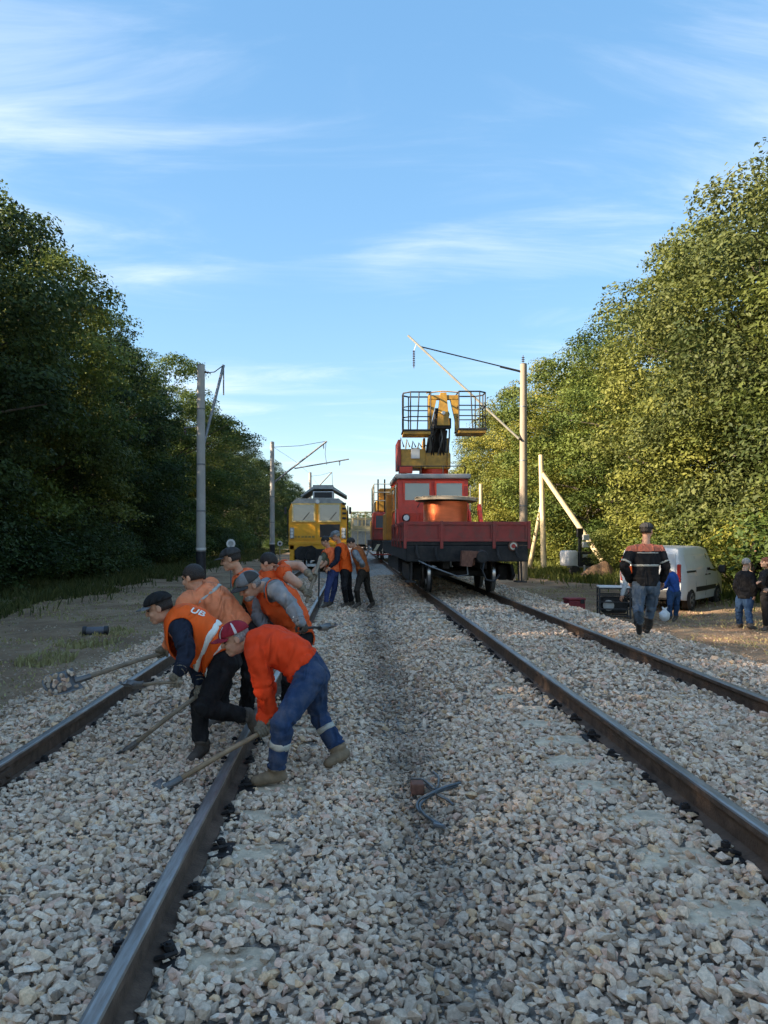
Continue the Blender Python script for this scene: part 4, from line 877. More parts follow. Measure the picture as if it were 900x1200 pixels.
# ---- copper drum lying on the bed
def drum():
    c = Vector((2.62, 21.3, ZR+1.275)); t = tag(empty('cable_drum', c), 'wooden drum wound with bright copper wire on the red bed', 'cable drum')
    MB().lathe([(.86, 0), (.86, .10)], seg=40).build('lower_flange', M_WOOD, t, auto=40)
    m = MB(); prof = []
    for k in range(44): prof += [(.60, .101+k*.0225), (.612, .101+k*.0225+.011)]
    m.lathe(prof, seg=56); m.build('copper_winding', M_COPPER, t, auto=60)
    f = MB().lathe([(.86, 1.10), (.86, 1.165)], seg=48).build('upper_flange', M_WOOD, t, auto=40)
    for k in range(11):
        x = -.78+k*.156; h = math.sqrt(max(.05, .85**2-x*x)); MB().box(x-.074, x+.074, -h, h, 1.167, 1.195, .006).build('plank', M_WOOD, f)
    f.rotation_euler = (R(-1.5), R(1.2), 0)
    return t
drum()
# ---- second rail vehicle behind, mostly hidden
def second():
    Y0 = 46; t = tag(empty('rail_crane_truck', (XR, Y0, ZR)), 'second red rail vehicle with striped bumper behind the first one', 'rail vehicle')
    MB().box(-1.5, 1.5, 0, 12, .75, 1.2, .03).build('frame', M_UNDER, t); MB().box(-1.42, 1.42, .1, 3.2, 1.2, 2.9, .08).build('cab', M_MAROON, t)
    for a0, a1 in ((-1.25, -.15), (.15, 1.25)): window(t, a0, a1, .08, 1.95, 2.7, M_RED, .06)
    b = MB().box(-1.48, 1.48, -.05, .08, .55, 1.0, .02).build('bumper', M_UNDER, t)
    for k in range(6): MB().prism([(-1.4+k*.48, .58), (-1.22+k*.48, .58), (-1.0+k*.48, .97), (-1.18+k*.48, .97)], -.056, -.05).build('stripe', M_HAZARD, b)
    MB().box(-1.5, 1.5, -.12, -.05, .32, .40, .01).build('rail_guard', M_MAROON, t)
    MB().box(-1.3, 1.3, 3.4, 11, 1.2, 2.6, .05).build('body', M_OCHRE, t); MB().box(-1.2, .9, 1.0, 6, 2.95, 3.7, .08).build('crane_house', M_OCHRE, t); MB().box(-1.0, -.2, 1.2, 2, 3.7, 4.4, .05).build('orange_locker', M_ORANGE, t)
    for k in range(5): MB().tube([(-1.35, .3+k*1.2, 2.9), (-1.35, .3+k*1.2, 4.6)], .03, 6).build('rail_post', M_PALE, t)
    for z in (3.6, 4.1, 4.6): MB().tube([(-1.35, .3, z), (-1.35, 5.1, z)], .03, 6).build('hand_rail', M_PALE, t); MB().tube([(-1.35, .3, z), (.6, .3, z)], .03, 6).build('hand_rail', M_PALE, t)
    for x in (-1.1, -.7): MB().tube([(x, .5, 2.9), (x, .5, 4.9)], .05, 6).build('exhaust_pipe', M_UNDER, t)
    for y in (1.5, 3.3, 9, 10.8): wheelset(t, 0, y, 0)
    return t
second()
def far_machine():
    Y0 = 92; t = tag(empty('rail_maintenance_train', (1.35, Y0, .1)), 'far cream coloured rail machine where the tracks vanish', 'rail machine')
    M_CR2 = mat('far_cream', (0.55, 0.44, 0.24), 0.6, 0, 0.2, 2); MB().box(-1.35, 1.45, 0, 22, .7, 2.4, .06).build('body', M_GREY, t); MB().box(-1.2, 1.3, .5, 8, 2.4, 3.9, .08).build('cab', M_CR2, t)
    for a0, a1 in ((-1.0, -.1), (.15, 1.1)): window(t, a0, a1, .48, 2.9, 3.6, M_CR2, .06)
    for x in (-1.3, -.5, .4, 1.35): MB().bar((x, -.3, .6), (x, -.3, 4.6), .12).build('gantry_post', M_CR2, t)
    for z in (2.3, 4.5): MB().bar((-1.4, -.3, z), (1.45, -.3, z), .14).build('gantry_beam', M_CR2, t)
    MB().box(-1.35, 1.4, 9, 21, 2.4, 3.5, .06).build('hopper', M_ORANGE, t)
    for y in (1.5, 3.5, 18, 20): wheelset(t, 0, y, -.05)
far_machine()
# ------------------------------------------------------------------ van, generators, crate
M_VAN = mat('van_white', (0.66, 0.67, 0.67), 0.32, 0, 0.04, 1.5, coat=0.4, dirt=(0.42, 0.39, 0.35), dirt_s=1.3, dirt_amt=0.22)
M_TYRE = mat('tyre_rubber', (0.022, 0.021, 0.020), 0.85, 0, 0.3, 12, dirt=(0.10, 0.08, 0.06), dirt_s=5, dirt_amt=0.5)
M_HUB = mat('wheel_trim', (0.28, 0.28, 0.29), 0.45, 0.6, 0.15, 8)
M_DGLASS = bpy.data.materials.new('tinted_glass'); M_DGLASS.use_nodes = True
b_ = M_DGLASS.node_tree.nodes['Principled BSDF']; b_.inputs['Base Color'].default_value = (0.012, 0.014, 0.016, 1); b_.inputs['Roughness'].default_value = 0.08; b_.inputs['Specular IOR Level'].default_value = 0.8
def van():
    # local: x forward (0 at the rear axle), y to the left, z up from the ground
    hd = R(40); rw = Vector((9.72, 22.15)); h = Vector((math.sin(hd), math.cos(hd))); rgt = Vector((math.cos(hd), -math.sin(hd)))
    c = rw-rgt*0.80; t = empty('delivery_van', (c.x, c.y, -.53), math.atan2(h.y, h.x)); tag(t, 'white delivery van parked on the dirt with its rear towards the walking man', 'van')
    #        x     zb   zbelt zroof wb   wbelt wroof
    ST = [(-.78, .42, 1.05, 1.72, .80, .86, .74), (-.72, .34, 1.05, 1.80, .86, .905, .77), (-.3, .30, 1.05, 1.835, .88, .92, .79), (.6, .28, 1.05, 1.85, .885, .925, .80), (1.5, .28, 1.05, 1.84, .885, .925, .79),
          (1.95, .28, 1.04, 1.80, .885, .92, .77), (2.35, .28, 1.02, 1.62, .885, .915, .73), (2.75, .28, 1.00, 1.36, .885, .905, .70), (3.1, .28, .95, 1.12, .88, .885, .72), (3.45, .30, .80, .98, .85, .84, .66), (3.62, .38, .66, .80, .76, .72, .58)]
    def ring(s):
        x, zb, zm, zr, wb, wm, wr = s; q = []
        for k in range(5): u = k/4; q.append((wb+(wm-wb)*(1-(1-u)**2), zb+(zm-zb)*u))
        for k in range(1, 5): u = k/4; q.append((wm+(wr-wm)*u**1.6, zm+(zr-.09-zm)*u))
        q += [(wr-.03, zr-.04), (wr-.10, zr-.008), (wr-.35, zr+.012), (0.0, zr+.02)]
        return [(x, -a, b) for a, b in q]+[(x, a, b) for a, b in q[-2::-1]]
    m = MB(); bm = m.bm; rs = [[bm.verts.new(v) for v in ring(s)] for s in ST]; n = len(rs[0])
    for A, B in zip(rs, rs[1:]):
        for k in range(n): bm.faces.new((A[k], A[(k+1) % n], B[(k+1) % n], B[k]))
    bm.faces.new(rs[0]); bm.faces.new(rs[-1][::-1])
    body = m.build('body', M_VAN, t, auto=42)
    def wid(x, z):
        for a, b in zip(ST, ST[1:]):
            if a[0] <= x <= b[0]:
                u = (x-a[0])/(b[0]-a[0]); s = [p+(q-p)*u for p, q in zip(a, b)]; break
        else: s = ST[-1] if x > 0 else ST[0]
        _, zb, zm, zr, wb, wm, wr = s
        if z < zm: k = (z-zb)/(zm-zb); return wb+(wm-wb)*(1-(1-k)**2)
        k = min(1, (z-zm)/(zr-.09-zm)); return wm+(wr-wm)*k**1.6
    def side_panel(name, pts, matl, s, off=.006, th=.02):
        """polygon of (x, z) points hugging the body side"""
        m = MB(); bm = m.bm; A = [bm.verts.new((x, -s*(wid(x, z)+off), z)) for x, z in pts]; B = [bm.verts.new((x, -s*(wid(x, z)-th), z)) for x, z in pts]; k = len(pts)
        bm.faces.new(A); bm.faces.new(B[::-1])
        for i in range(k): bm.faces.new((A[i], B[i], B[(i+1) % k], A[(i+1) % k]))
        return m.build(name, matl, t)
    for s in (1, -1):
        side_panel('side_window', [(1.50, 1.12), (1.9, 1.10), (2.45, 1.06), (2.62, 1.07), (2.35, 1.36), (2.08, 1.58), (1.55, 1.62)], M_DGLASS, s)
        side_panel('door_strip', [(.45, .52), (1.3, .52), (2.5, .54), (2.5, .66), (1.3, .66), (.45, .66)], M_BLACK, s, .012)
        side_panel('slide_rail', [(-.45, 1.10), (.35, 1.10), (.35, 1.15), (-.45, 1.15)], M_BLACK, s, .008)
        for x in (1.28, 1.62): side_panel('door_handle', [(x, .98), (x+.18, .98), (x+.18, 1.02), (x, 1.02)], M_BLACK, s, .02)
        for x in (.40, 1.42, 2.72): side_panel('door_gap', [(x, .36), (x+.014, .36), (x+.014, .70), (x+.014, 1.1), (x+.014, 1.55 if x < 2 else 1.0), (x, 1.55 if x < 2 else 1.0), (x, 1.1), (x, .70)], M_BLACK, s, .003)
        side_panel('side_recess', [(-.5, 1.22), (.3, 1.22), (1.3, 1.22), (1.3, 1.60), (.3, 1.62), (-.5, 1.60)], M_VAN, s, .008)
        m = MB(); m.box(2.32, 2.52, -s*1.12-.1, -s*1.12+.1, 1.02, 1.26, .04); m.build('wing_mirror', M_BLACK, t)
        MB().box(-.83, -.74, -s*.80-.05, -s*.80+.05, .85, 1.35, .02).build('tail_lamp', M_REDL, t)
        MB().box(3.45, 3.62, -s*.62-.14, -s*.62+.14, .74, .88, .04).build('head_lamp', M_LAMP, t)
        for x in (0, 2.72):
            MB().lathe([(.385, 0), (.385, .01)], (x, -s*(wid(x, .5)+.002), .31), 'y', 28).build('wheel_arch', M_BLACK, t)
            w = empty('wheel', (x, -s*.79, .31)); w.parent = t
            MB().lathe([(.19, -.1), (.285, -.11), (.312, -.08), (.315, 0), (.312, .08), (.285, .11), (.19, .1)], (0, -s*.03, 0), 'y', 32).build('tyre', M_TYRE, w, auto=40)
            MB().lathe([(.195, -s*.125), (.18, -s*.13), (.06, -s*.12), (.04, -s*.138)], (0, -s*.01, 0), 'y', 24).build('rim', M_HUB, w, auto=40)
            for k in range(5): a = k*1.2566; MB().box(.07, .17, -s*.145-.006, -s*.145+.006, -.025, .025, mat=Matrix.Rotation(a, 4, 'Y')).build('spoke', M_BLACK, w)
    MB().box(-.86, -.70, -.80, .80, .36, .62, .04).build('rear_bumper', M_BLACK, t)
    for s in (-1, 1): MB().box(-.815, -.77, s*.37-.34, s*.37+.34, .66, 1.66, .03).build('rear_door', M_VAN, t)
    MB().box(-.83, -.80, -.26, .26, .70, .82, .005).build('number_plate', M_WHITE, t)
    MB().box(3.5, 3.72, -.72, .72, .30, .56, .05).build('front_bumper', M_BLACK, t)
    # windscreen
    m = MB(); bm = m.bm; v = [bm.verts.new(p) for p in ((2.03, -.62, 1.79), (2.03, .62, 1.79), (2.80, .66, 1.35), (2.80, -.66, 1.35))]; bm.faces.new(v); m.build('windscreen', M_DGLASS, t)
    return t
van()
# ---- black framed generator beside the walking man
def generator():
    c = P(719, 722, 20.2); z = float(ground_z(c.x, c.y)); t = tag(empty('generator', (c.x, c.y, z), R(-12)), 'black framed generator with pale lid on the dirt by the ballast', 'generator')
    for x in (-.38, .38):
        for y in (-.27, .27): MB().bar((x, y, 0), (x, y, .78), .04).build('frame_post', M_BLACK, t)
    for zz in (.06, .24, .42, .60, .77):
        for y in (-.27, .27): MB().bar((-.36, y, zz), (.36, y, zz), .032).build('frame_bar', M_BLACK, t)
        for x in (-.38, .38): MB().bar((x, -.25, zz), (x, .25, zz), .032).build('frame_bar', M_BLACK, t)
    MB().box(-.40, .40, -.29, .29, .79, .83, .01).build('lid', M_WHITE, t)
    MB().box(-.32, .30, -.2, .2, .12, .55, .06).build('engine', M_UNDER, t); MB().lathe([(.14, -.24), (.14, -.2)], (-.15, 0, .33), 'y', 16).build('pull_starter', M_GREY, t)
    MB().lathe([(.03, -.285), (.05, -.26)], (.18, 0, .62), 'y', 12).build('socket', M_WHITE, t)
    return t
generator()
c = P(673, 712, 22.3); t = tag(empty('crate', (c.x, c.y, float(ground_z(c.x, c.y))+.0), R(10)), 'small dark red box on the dirt at the ballast edge', 'crate')
M_CRATE = mat('crate_red', (0.22, 0.022, 0.03), 0.55, 0, 0.15, 5)
MB().box(-.26, .26, -.18, .18, 0, .30, .03).build('box', M_CRATE, t); MB().box(-.275, .275, -.195, .195, .302, .38, .03).build('lid', M_CRATE, t); MB().box(.1, .22, -.2, -.18, .22, .34, .005).build('latch', M_BLACK, t)
def light_plant():
    c = P(676, 676, 41); z = float(ground_z(c.x, c.y)); t = tag(empty('power_unit', (c.x, c.y, z), R(14)), 'white and black trailer unit with lamp mast standing in the grass', 'power unit')
    MB().box(-.78, -.18, -.5, .5, .48, 1.32, .12).build('white_hood', M_WHITE, t, auto=40); MB().box(-.16, .72, -.5, .5, .42, 1.25, .05).build('black_housing', M_BLACK, t); MB().box(.05, .62, -.53, -.5, .95, 1.12).build('control_panel', M_GREY, t)
    for x in (-.3, .12, .66): MB().bar((x, -.55, -.05), (x, -.55, .55), .07).build('leg', M_WHITE, t)
    MB().bar((-.85, -.55, .45), (.8, -.55, .45), .06).build('frame_bar', M_STEEL, t); MB().lathe([(.28, -.1), (.28, .1)], (-.45, -.55, .24), 'y', 22).build('wheel', M_TYRE, t); MB().lathe([(.28, -.1), (.28, .1)], (.85, -.55, .2), 'y', 22).build('wheel', M_TYRE, t)
    MB().bar((.0, -.3, 1.2), (.0, -.3, 2.45), .13).build('mast', M_BLACK, t); MB().box(-.2, .16, -.42, -.25, 2.0, 2.5, .04).build('mast_head', M_BLACK, t)
    for zz in (1.48, 1.86): MB().box(.08, .46, -.5, -.36, zz, zz+.3, .03).build('flood_lamp', M_LAMP, t)
    return t
light_plant()
M_BAG = mat('plastic_bag', (0.68, 0.69, 0.68), 0.4, 0, 0.1, 10, bump=0.6, bs=14)
def bag(px, py, Y, w, h, label, seed):
    c = P(px, py, Y); z = float(ground_z(c.x, c.y)); m = MB(); m.ball((0, 0, h*.42), 1, 3, (w*.5, w*.36, h*.44)); 
    for v in m.bm.verts:
        n_ = mnoise.noise(v.co*13+Vector((seed, 0, 0)))*.06; v.co += v.co.normalized()*n_
        if v.co.z > h*.6: k = 1-(v.co.z-h*.6)/(h*.45)*.75; v.co.x *= k; v.co.y *= k
        v.co.z = max(v.co.z, .01)
    b = m.build('plastic_bag', M_BAG, None, (c.x, c.y, z), smooth=True); tag(b, label, 'bag')
    m = MB(); m.prism([(-.05, h*.8), (.04, h*.8), (.07, h*1.02), (.0, h*.94), (-.08, h*1.05)], -.006, .006); m.build('bag_neck', M_BAG, b)
bag(779, 727, 19.3, .26, .36, 'white plastic bag on the dirt beside the blue jacket', 1)
# ------------------------------------------------------------------ people
def cloth(name, c, rough=0.85, var=0.12, vs=14, bump=1.0, bs=6.5, dirt=None, amt=0.5):
    m = mat(name, c, rough, 0, var, vs, bump=bump, bs=bs, spec=0.2, dirt=dirt, dirt_s=7, dirt_amt=amt)
    for n in m.node_tree.nodes:                # sharp creases: ridged relief that runs slantwise over the cloth
        if n.type == 'BUMP':
            k = n.inputs['Height'].links[0].from_node; k.noise_type = 'RIDGED_MULTIFRACTAL'; k.inputs['Detail'].default_value = 3; k.inputs['Distortion'].default_value = 0.8; n.inputs['Distance'].default_value = 0.075
            mp = m.node_tree.nodes.new('ShaderNodeMapping'); mp.inputs['Rotation'].default_value = (0.5, 0.6, 0.3); mp.inputs['Scale'].default_value = (1.6, 1.0, 0.6)
            tc = next(q for q in m.node_tree.nodes if q.type == 'TEX_COORD'); m.node_tree.links.new(tc.outputs['Object'], mp.inputs[0]); m.node_tree.links.new(mp.outputs[0], k.inputs[0])
    return m
SKIN = mat('skin_tanned', (0.56, 0.30, 0.19), 0.55, 0, 0.12, 18, spec=0.35)
SKIN2 = mat('skin_light', (0.62, 0.38, 0.26), 0.55, 0, 0.1, 18, spec=0.35)
M_EYE = mat('eye_dark', (0.02, 0.015, 0.012), 0.3); M_LIP = mat('lip', (0.34, 0.13, 0.10), 0.5)
M_BOOT = mat('worn_boot', (0.075, 0.055, 0.040), 0.75, 0, 0.3, 14, dirt=(0.2, 0.17, 0.14), dirt_amt=0.5); M_TANB = mat('tan_boot', (0.22, 0.145, 0.08), 0.75, 0, 0.25, 14, dirt=(0.3, 0.26, 0.21), dirt_amt=0.5)
M_SOLE = mat('boot_sole', (0.05, 0.045, 0.04), 0.9)
M_GLOVE = mat('work_glove', (0.20, 0.165, 0.115), 0.9, 0, 0.25, 20, bump=0.4, bs=90); M_GLOVE2 = mat('dark_glove', (0.075, 0.06, 0.045), 0.9, 0, 0.25, 20, bump=0.4, bs=90)
M_REFL = mat('reflective_tape', (0.86, 0.82, 0.70), 0.4, 0, 0.08, 30); M_REFLD = mat('dull_reflective_tape', (0.42, 0.40, 0.34), 0.5, 0, 0.1, 30)
HAIR_D = mat('hair_dark', (0.022, 0.016, 0.012), 0.6, 0, 0.4, 60, bump=0.6, bs=150); HAIR_G = mat('hair_grey', (0.30, 0.29, 0.27), 0.6, 0, 0.3, 60, bump=0.6, bs=150); HAIR_R = mat('hair_auburn', (0.17, 0.06, 0.03), 0.6, 0, 0.35, 60, bump=0.6, bs=150)
VS = {'near': .0165, 'mid': .022, 'far': .028}
def ell(bm, c, ax, r, sub=2):
    """ellipsoid at c along the axes ax (3 vectors) with radii r"""
    m = Matrix((ax[0]*r[0], ax[1]*r[1], ax[2]*r[2])).transposed().to_4x4(); m.translation = c
    bmesh.ops.create_icosphere(bm, subdivisions=sub, radius=1, matrix=m)
def cap_tube(bm, pts, rs, seg=12):
    """tapered limb with rounded ends"""
    m = MB.__new__(MB); m.bm = bm
    pts = [Vector(p) for p in pts]; m.tube(pts, rs, seg)
    for p, r in zip(pts, rs): bmesh.ops.create_icosphere(bm, subdivisions=2, radius=r*0.995, matrix=Matrix.Translation(p))
def loft(bm, secs, seg=18):
    """torso: sections (centre, lateral, depth dir, half width, half depth)"""
    rings = []
    for c, la, de, w, d in secs:
        ring = []
        for k in range(seg):
            a = 2*math.pi*k/seg; ca, sa = math.cos(a), math.sin(a); ca = math.copysign(abs(ca)**.85, ca); sa = math.copysign(abs(sa)**.85, sa)
            ring.append(bm.verts.new(c+la*w*ca+de*d*sa))
        rings.append(ring)
    for A, B in zip(rings, rings[1:]):
        for k in range(seg): bm.faces.new((A[k], A[(k+1) % seg], B[(k+1) % seg], B[k]))
    bm.faces.new(rings[0][::-1]); bm.faces.new(rings[-1])
def remesh(bm, vox, smooth):
    me = bpy.data.meshes.new('tmp'); bmesh.ops.recalc_face_normals(bm, faces=bm.faces[:]); bm.to_mesh(me); bm.free()
    o = bpy.data.objects.new('tmp', me); COL.objects.link(o)
    r = o.modifiers.new('r', 'REMESH'); r.mode = 'VOXEL'; r.voxel_size = vox
    if smooth: s = o.modifiers.new('s', 'SMOOTH'); s.factor = 0.5; s.iterations = smooth
    dg = bpy.context.evaluated_depsgraph_get(); out = bpy.data.meshes.new_from_object(o.evaluated_get(dg), depsgraph=dg)
    bpy.data.objects.remove(o); bpy.data.meshes.remove(me); return out
def seg_dist(V, a, b):
    a, b = np.array(a), np.array(b); ab = b-a; t = np.clip(((V-a)@ab)/max(1e-9, ab@ab), 0, 1); return np.linalg.norm(V-(a+t[:, None]*ab), axis=1), t
def grip_hand(bm, wr, c, ax, s=1.0, flip=1):
    """fist closed round a shaft through c along ax; palm reaches back to the wrist"""
    ax = ax.normalized(); r0 = (wr-c); r0 = (r0-ax*r0.dot(ax)); r0 = r0.normalized() if r0.length > 1e-4 else ax.orthogonal().normalized(); tt = ax.cross(r0)*flip
    pc = c+r0*.038*s
    cap_tube(bm, [wr, wr.lerp(pc, .55), pc], [.033*s, .037*s, .036*s], 10)
    for k in (-1, 0, 1): bmesh.ops.create_icosphere(bm, subdivisions=2, radius=.026*s, matrix=Matrix.Translation(pc+ax*.024*k*s+tt*.006*s))
    for i, (off, ln) in enumerate(((-.034, .9), (-.012, 1.0), (.010, .97), (.031, .82))):
        pts = []
        for k in range(5): a = R(20+ln*52*k); rad = (.041-.004*k)*s; pts.append(c+ax*off*s+(r0*math.cos(a)+tt*math.sin(a))*rad)
        cap_tube(bm, pts, [.0125*s, .012*s, .0115*s, .011*s, .0095*s], 7)
    pts = [pc-ax*.03*s-tt*.012*s]+[c-ax*(.042-.004*k)*s+(r0*math.cos(R(-35-42*k))+tt*math.sin(R(-35-42*k)))*.040*s for k in range(3)]
    cap_tube(bm, pts, [.016*s, .015*s, .0135*s, .0115*s], 7)
def open_hand(bm, wr, d, pn, side, s=1.0):
    """relaxed hand: direction d, palm normal pn, thumb towards side"""
    d = d.normalized(); pn = (pn-d*pn.dot(d)).normalized(); la = d.cross(pn)*side
    loft(bm, [(wr, la, pn, .028*s, .022*s), (wr+d*.04*s, la, pn, .038*s, .018*s), (wr+d*.09*s, la, pn, .042*s, .014*s)], 10)
    for off, ln in ((-.031, .070), (-.011, .082), (.010, .086), (.030, .076)):
        b = wr+d*.085*s+la*off*s; cap_tube(bm, [b, b+d*ln*.45*s+pn*.010*s, b+d*ln*.78*s+pn*.030*s, b+d*ln*.92*s+pn*.050*s], [.0105*s, .010*s, .009*s, .008*s], 7)
    b = wr+d*.03*s+la*.03*s; cap_tube(bm, [b, b+d*.03*s+la*.025*s+pn*.01*s, b+d*.062*s+la*.03*s+pn*.022*s], [.014*s, .012*s, .010*s], 7)
def shell(body_me, pick, off, name, m, parent, sag=0.0, thick=.008, second=None, relax=3, extra=None):
    """garment piece lifted off the body surface; pick/second: arrays over faces"""
    bm = bmesh.new(); bm.from_mesh(body_me); bm.faces.ensure_lookup_table(); bm.verts.ensure_lookup_table()
    for f in bm.faces: f.tag = not pick[f.index]; f.material_index = 1 if (second is not None and second[f.index]) else 0; f.smooth = True
    nrm = {v: v.normal.copy() for v in bm.verts}
    for v in bm.verts:
        n = nrm[v]; v.co += n*off
        if sag and n.z < -.1: v.co.z -= sag*min(1, -n.z*1.2)
        if extra: v.co += extra(v.co, n)
    bmesh.ops.delete(bm, geom=[f for f in bm.faces if f.tag], context='FACES')
    bv = [v for v in bm.verts if v.is_boundary]; relax = 4 if name == 'reflective_tape' else 5 if name == 'vest' else relax
    for _ in range(relax):
        new = {}
        for v in bv:
            nb = [e.other_vert(v) for e in v.link_edges if e.is_boundary]
            if len(nb) == 2: new[v] = v.co*.4+(nb[0].co+nb[1].co)*.3
        for v, c in new.items(): v.co = c
    if not bm.faces: bm.free(); return None
    if name == 'reflective_tape':
        left = set(bm.faces); groups = []
        while left:
            st_ = [left.pop()]; g = [st_[0]]
            while st_:
                for e in st_.pop().edges:
                    for f2 in e.link_faces:
                        if f2 in left: left.discard(f2); st_.append(f2); g.append(f2)
            groups.append(g)
        if len(groups) > 1:
            groups = [g for g in groups if len(g) > 10]; o = None
            for g in groups:
                idx = {}; fs = []
                for f in g: fs.append([idx.setdefault(v, len(idx)) for v in f.verts])
                me = bpy.data.meshes.new(name); me.from_pydata([v.co[:] for v in idx], [], fs); o = obj(name, me, m, parent, smooth=True)
                k = o.modifiers.new('thickness', 'SOLIDIFY'); k.thickness = thick; k.offset = -1
            bm.free(); return o
    me = bpy.data.meshes.new(name); bm.to_mesh(me); bm.free()
    o = obj(name, me, m, parent)
    if thick: k = o.modifiers.new('thickness', 'SOLIDIFY'); k.thickness = thick; k.offset = -1
    return o
def vec(v): return Vector(v) if not isinstance(v, Vector) else v
def person(label, J, q='near', sc=1.0, shirt=None, pants=None, boots=M_BOOT, skin=SKIN, hair=HAIR_D, cap=None, vest=None, vest_tape=None, vest_sag=0.0, tape_t=((.30, .40), (.52, .62)), tape_dir=None,
           sleeve=1.0, gloves=None, grips={}, leg_tape=None, hem=.16, hair_long=False, loose=1.0, shirt_name='shirt', pants_name='trousers', belly=1.0, shirt2=None, arm_tape=None, group=None, beard=None, boot_h=0.10):
    """J: joints as (px, py, Y) or vectors, plus face (vector) ; builds body > head joined, clothing children"""
    j = {k: (P(*v) if isinstance(v, tuple) and len(v) == 3 and not k in ('face', 'top') else vec(v)) for k, v in J.items()}
    hips = (j['hipL']+j['hipR'])/2; sh = (j['shL']+j['shR'])/2
    base = Vector(((j['ankL'].x+j['ankR'].x)/2, (j['ankL'].y+j['ankR'].y)/2, min(j['ankL'].z, j['ankR'].z)-.09*sc))
    for s in 'LR':          # soles stand on the stones or the dirt
        a_ = j['ank'+s]; g_ = float(ground_z(a_.x, a_.y)); g_ = max(g_, float(bed_z(a_.x, a_.y))+.012) if -4.1 < a_.x < 6.3 else g_
        dz = max(0.0, g_+.098*sc-a_.z); a_.z += dz; j['toe'+s].z = max(j['toe'+s].z, g_+.06*sc); j['knee'+s].z += dz*.5
    for k in j:
        if k not in ('face', 'top'): j[k] = j[k]-base
    hips -= base; sh -= base
    t = empty('person', base); tag(t, label, 'person', group)
    neck = j['neck']; lh = (j['hipL']-j['hipR']).normalized(); ls = (j['shL']-j['shR']).normalized()
    ax = (neck-hips).normalized(); mid = hips.lerp(neck, .5)
    if 'mid' in j: mid = j['mid']
    S = sc
    def sec(c, la, axd, w, d):
        la = (la-axd*la.dot(axd)).normalized(); return (c, la, axd.cross(la).normalized(), w*S, d*S)
    a1 = (mid-hips).normalized(); a2 = (neck-mid).normalized(); lm = (lh+ls).normalized()
    bm = bmesh.new()
    loft(bm, [sec(hips-a1*.10*S, lh, a1, .13, .10), sec(hips-a1*.02*S, lh, a1, .166, .132), sec(hips.lerp(mid, .35), lh, a1, .164*loose, .130*belly), sec(hips.lerp(mid, .75), lm, (a1+a2).normalized(), .160*loose, .124*belly),
              sec(mid.lerp(neck, .30), ls, a2, .185*loose, .138), sec(mid.lerp(neck, .66), ls, a2, .190, .130), sec(mid.lerp(neck, .90), ls, a2, .145, .098), sec(neck, ls, a2, .075, .072)])
    prims = [('torso', hips-a1*.05, mid, .15), ('torso', mid, mid.lerp(neck, .8), .155), ('neck', mid.lerp(neck, .9), neck, .09)]
    for s in 'LR':
        hp, kn, an, to = j['hip'+s], j['knee'+s], j['ank'+s], j['toe'+s]
        L = lambda f, a, b: a.lerp(b, f)
        cap_tube(bm, [L(-.06, hp, kn), L(.35, hp, kn), L(.8, hp, kn), kn, L(.25, kn, an), L(.6, kn, an), L(.93, kn, an)], [x*S for x in (.106, .092*loose, .074*loose, .070*loose, .067*loose, .061*loose, .060*loose)], 12)
        d = (to-an); d = Vector((d.x, d.y, d.z)); dn = d.normalized(); up = (kn-an).normalized(); dn2 = dn
        sole = an-up*.055*S
        cap_tube(bm, [an, an-up*.045*S-dn2*.03*S], [.046*S, .042*S], 10)
        cap_tube(bm, [sole-dn2*.045*S, sole+dn2*.07*S, sole+dn2*.155*S-up*.006*S], [.041*S, .044*S, .036*S], 10)
        prims += [('thigh', hp, kn, .09*S), ('shin', kn, an, .065*S), ('shoe', an-up*.03*S-dn2*.04*S, sole+dn2*.15*S, .045*S)]
        shp, el, wr = j['sh'+s], j['el'+s], j['wr'+s]
        cap_tube(bm, [sh.lerp(shp, .55), shp, L(.5, shp, el), el, L(.45, el, wr), L(1.0, el, wr)], [x*S for x in (.085, .074, .062*loose, .055*loose, .050*loose if sleeve > .6 else .046, .040 if sleeve > .6 else .031)], 12)
        prims += [('arm', shp, el, .06*S), ('fore', el, wr, .045*S)]
    vox = VS[q]; me = remesh(bm, vox, 5 if q == 'near' else 3)
    n = len(me.vertices); V = np.empty(n*3, np.float32); me.vertices.foreach_get('co', V); V = V.reshape(-1, 3).astype(float)
    N_ = np.empty(n*3, np.float32); me.vertices.foreach_get('normal', N_) if hasattr(me.vertices[0], 'normal') else None; N_ = N_.reshape(-1, 3)
    best = np.full(n, 9.); lab = np.zeros(n, int); tpar = np.zeros(n)
    for i, (nm, a, b, r) in enumerate(prims):
        d, tt = seg_dist(V, a, b); d = d-r; k = d < best; best[k] = d[k]; lab[k] = i; tpar[k] = tt[k]
    names = np.array([p[0] for p in prims])[lab]
    # folds in the cloth: ridged noise, stronger near the joints
    amp = np.where(np.isin(names, ['shoe', 'neck']), .0, .016 if q == 'near' else .014)
    seed = Vector((hash(label) % 97*1.7, 3.1, 0)) if False else Vector((sum(map(ord, label)) % 97*1.7, 3.1, 0))
    fold = np.empty(n)
    fr = 11.0
    for i in range(n):
        p = Vector(V[i])+seed; w_ = mnoise.noise_vector(p*4.0)*.10
        p2 = p+w_; fold[i] = .72*(1-2*abs(mnoise.noise(Vector((p2.x*7.5, p2.y*7.5, p2.z*4.2)))))+.40*(1-2*abs(mnoise.noise(Vector((p2.x*15, p2.y*15, p2.z*11)))))
    bare = (np.isin(names, ['fore']) & (sleeve < .6)) | ((names == 'arm') & (sleeve < .2))
    ring = np.zeros(n); wv = np.array([mnoise.noise(Vector(V[i])*5+seed) for i in range(n)])
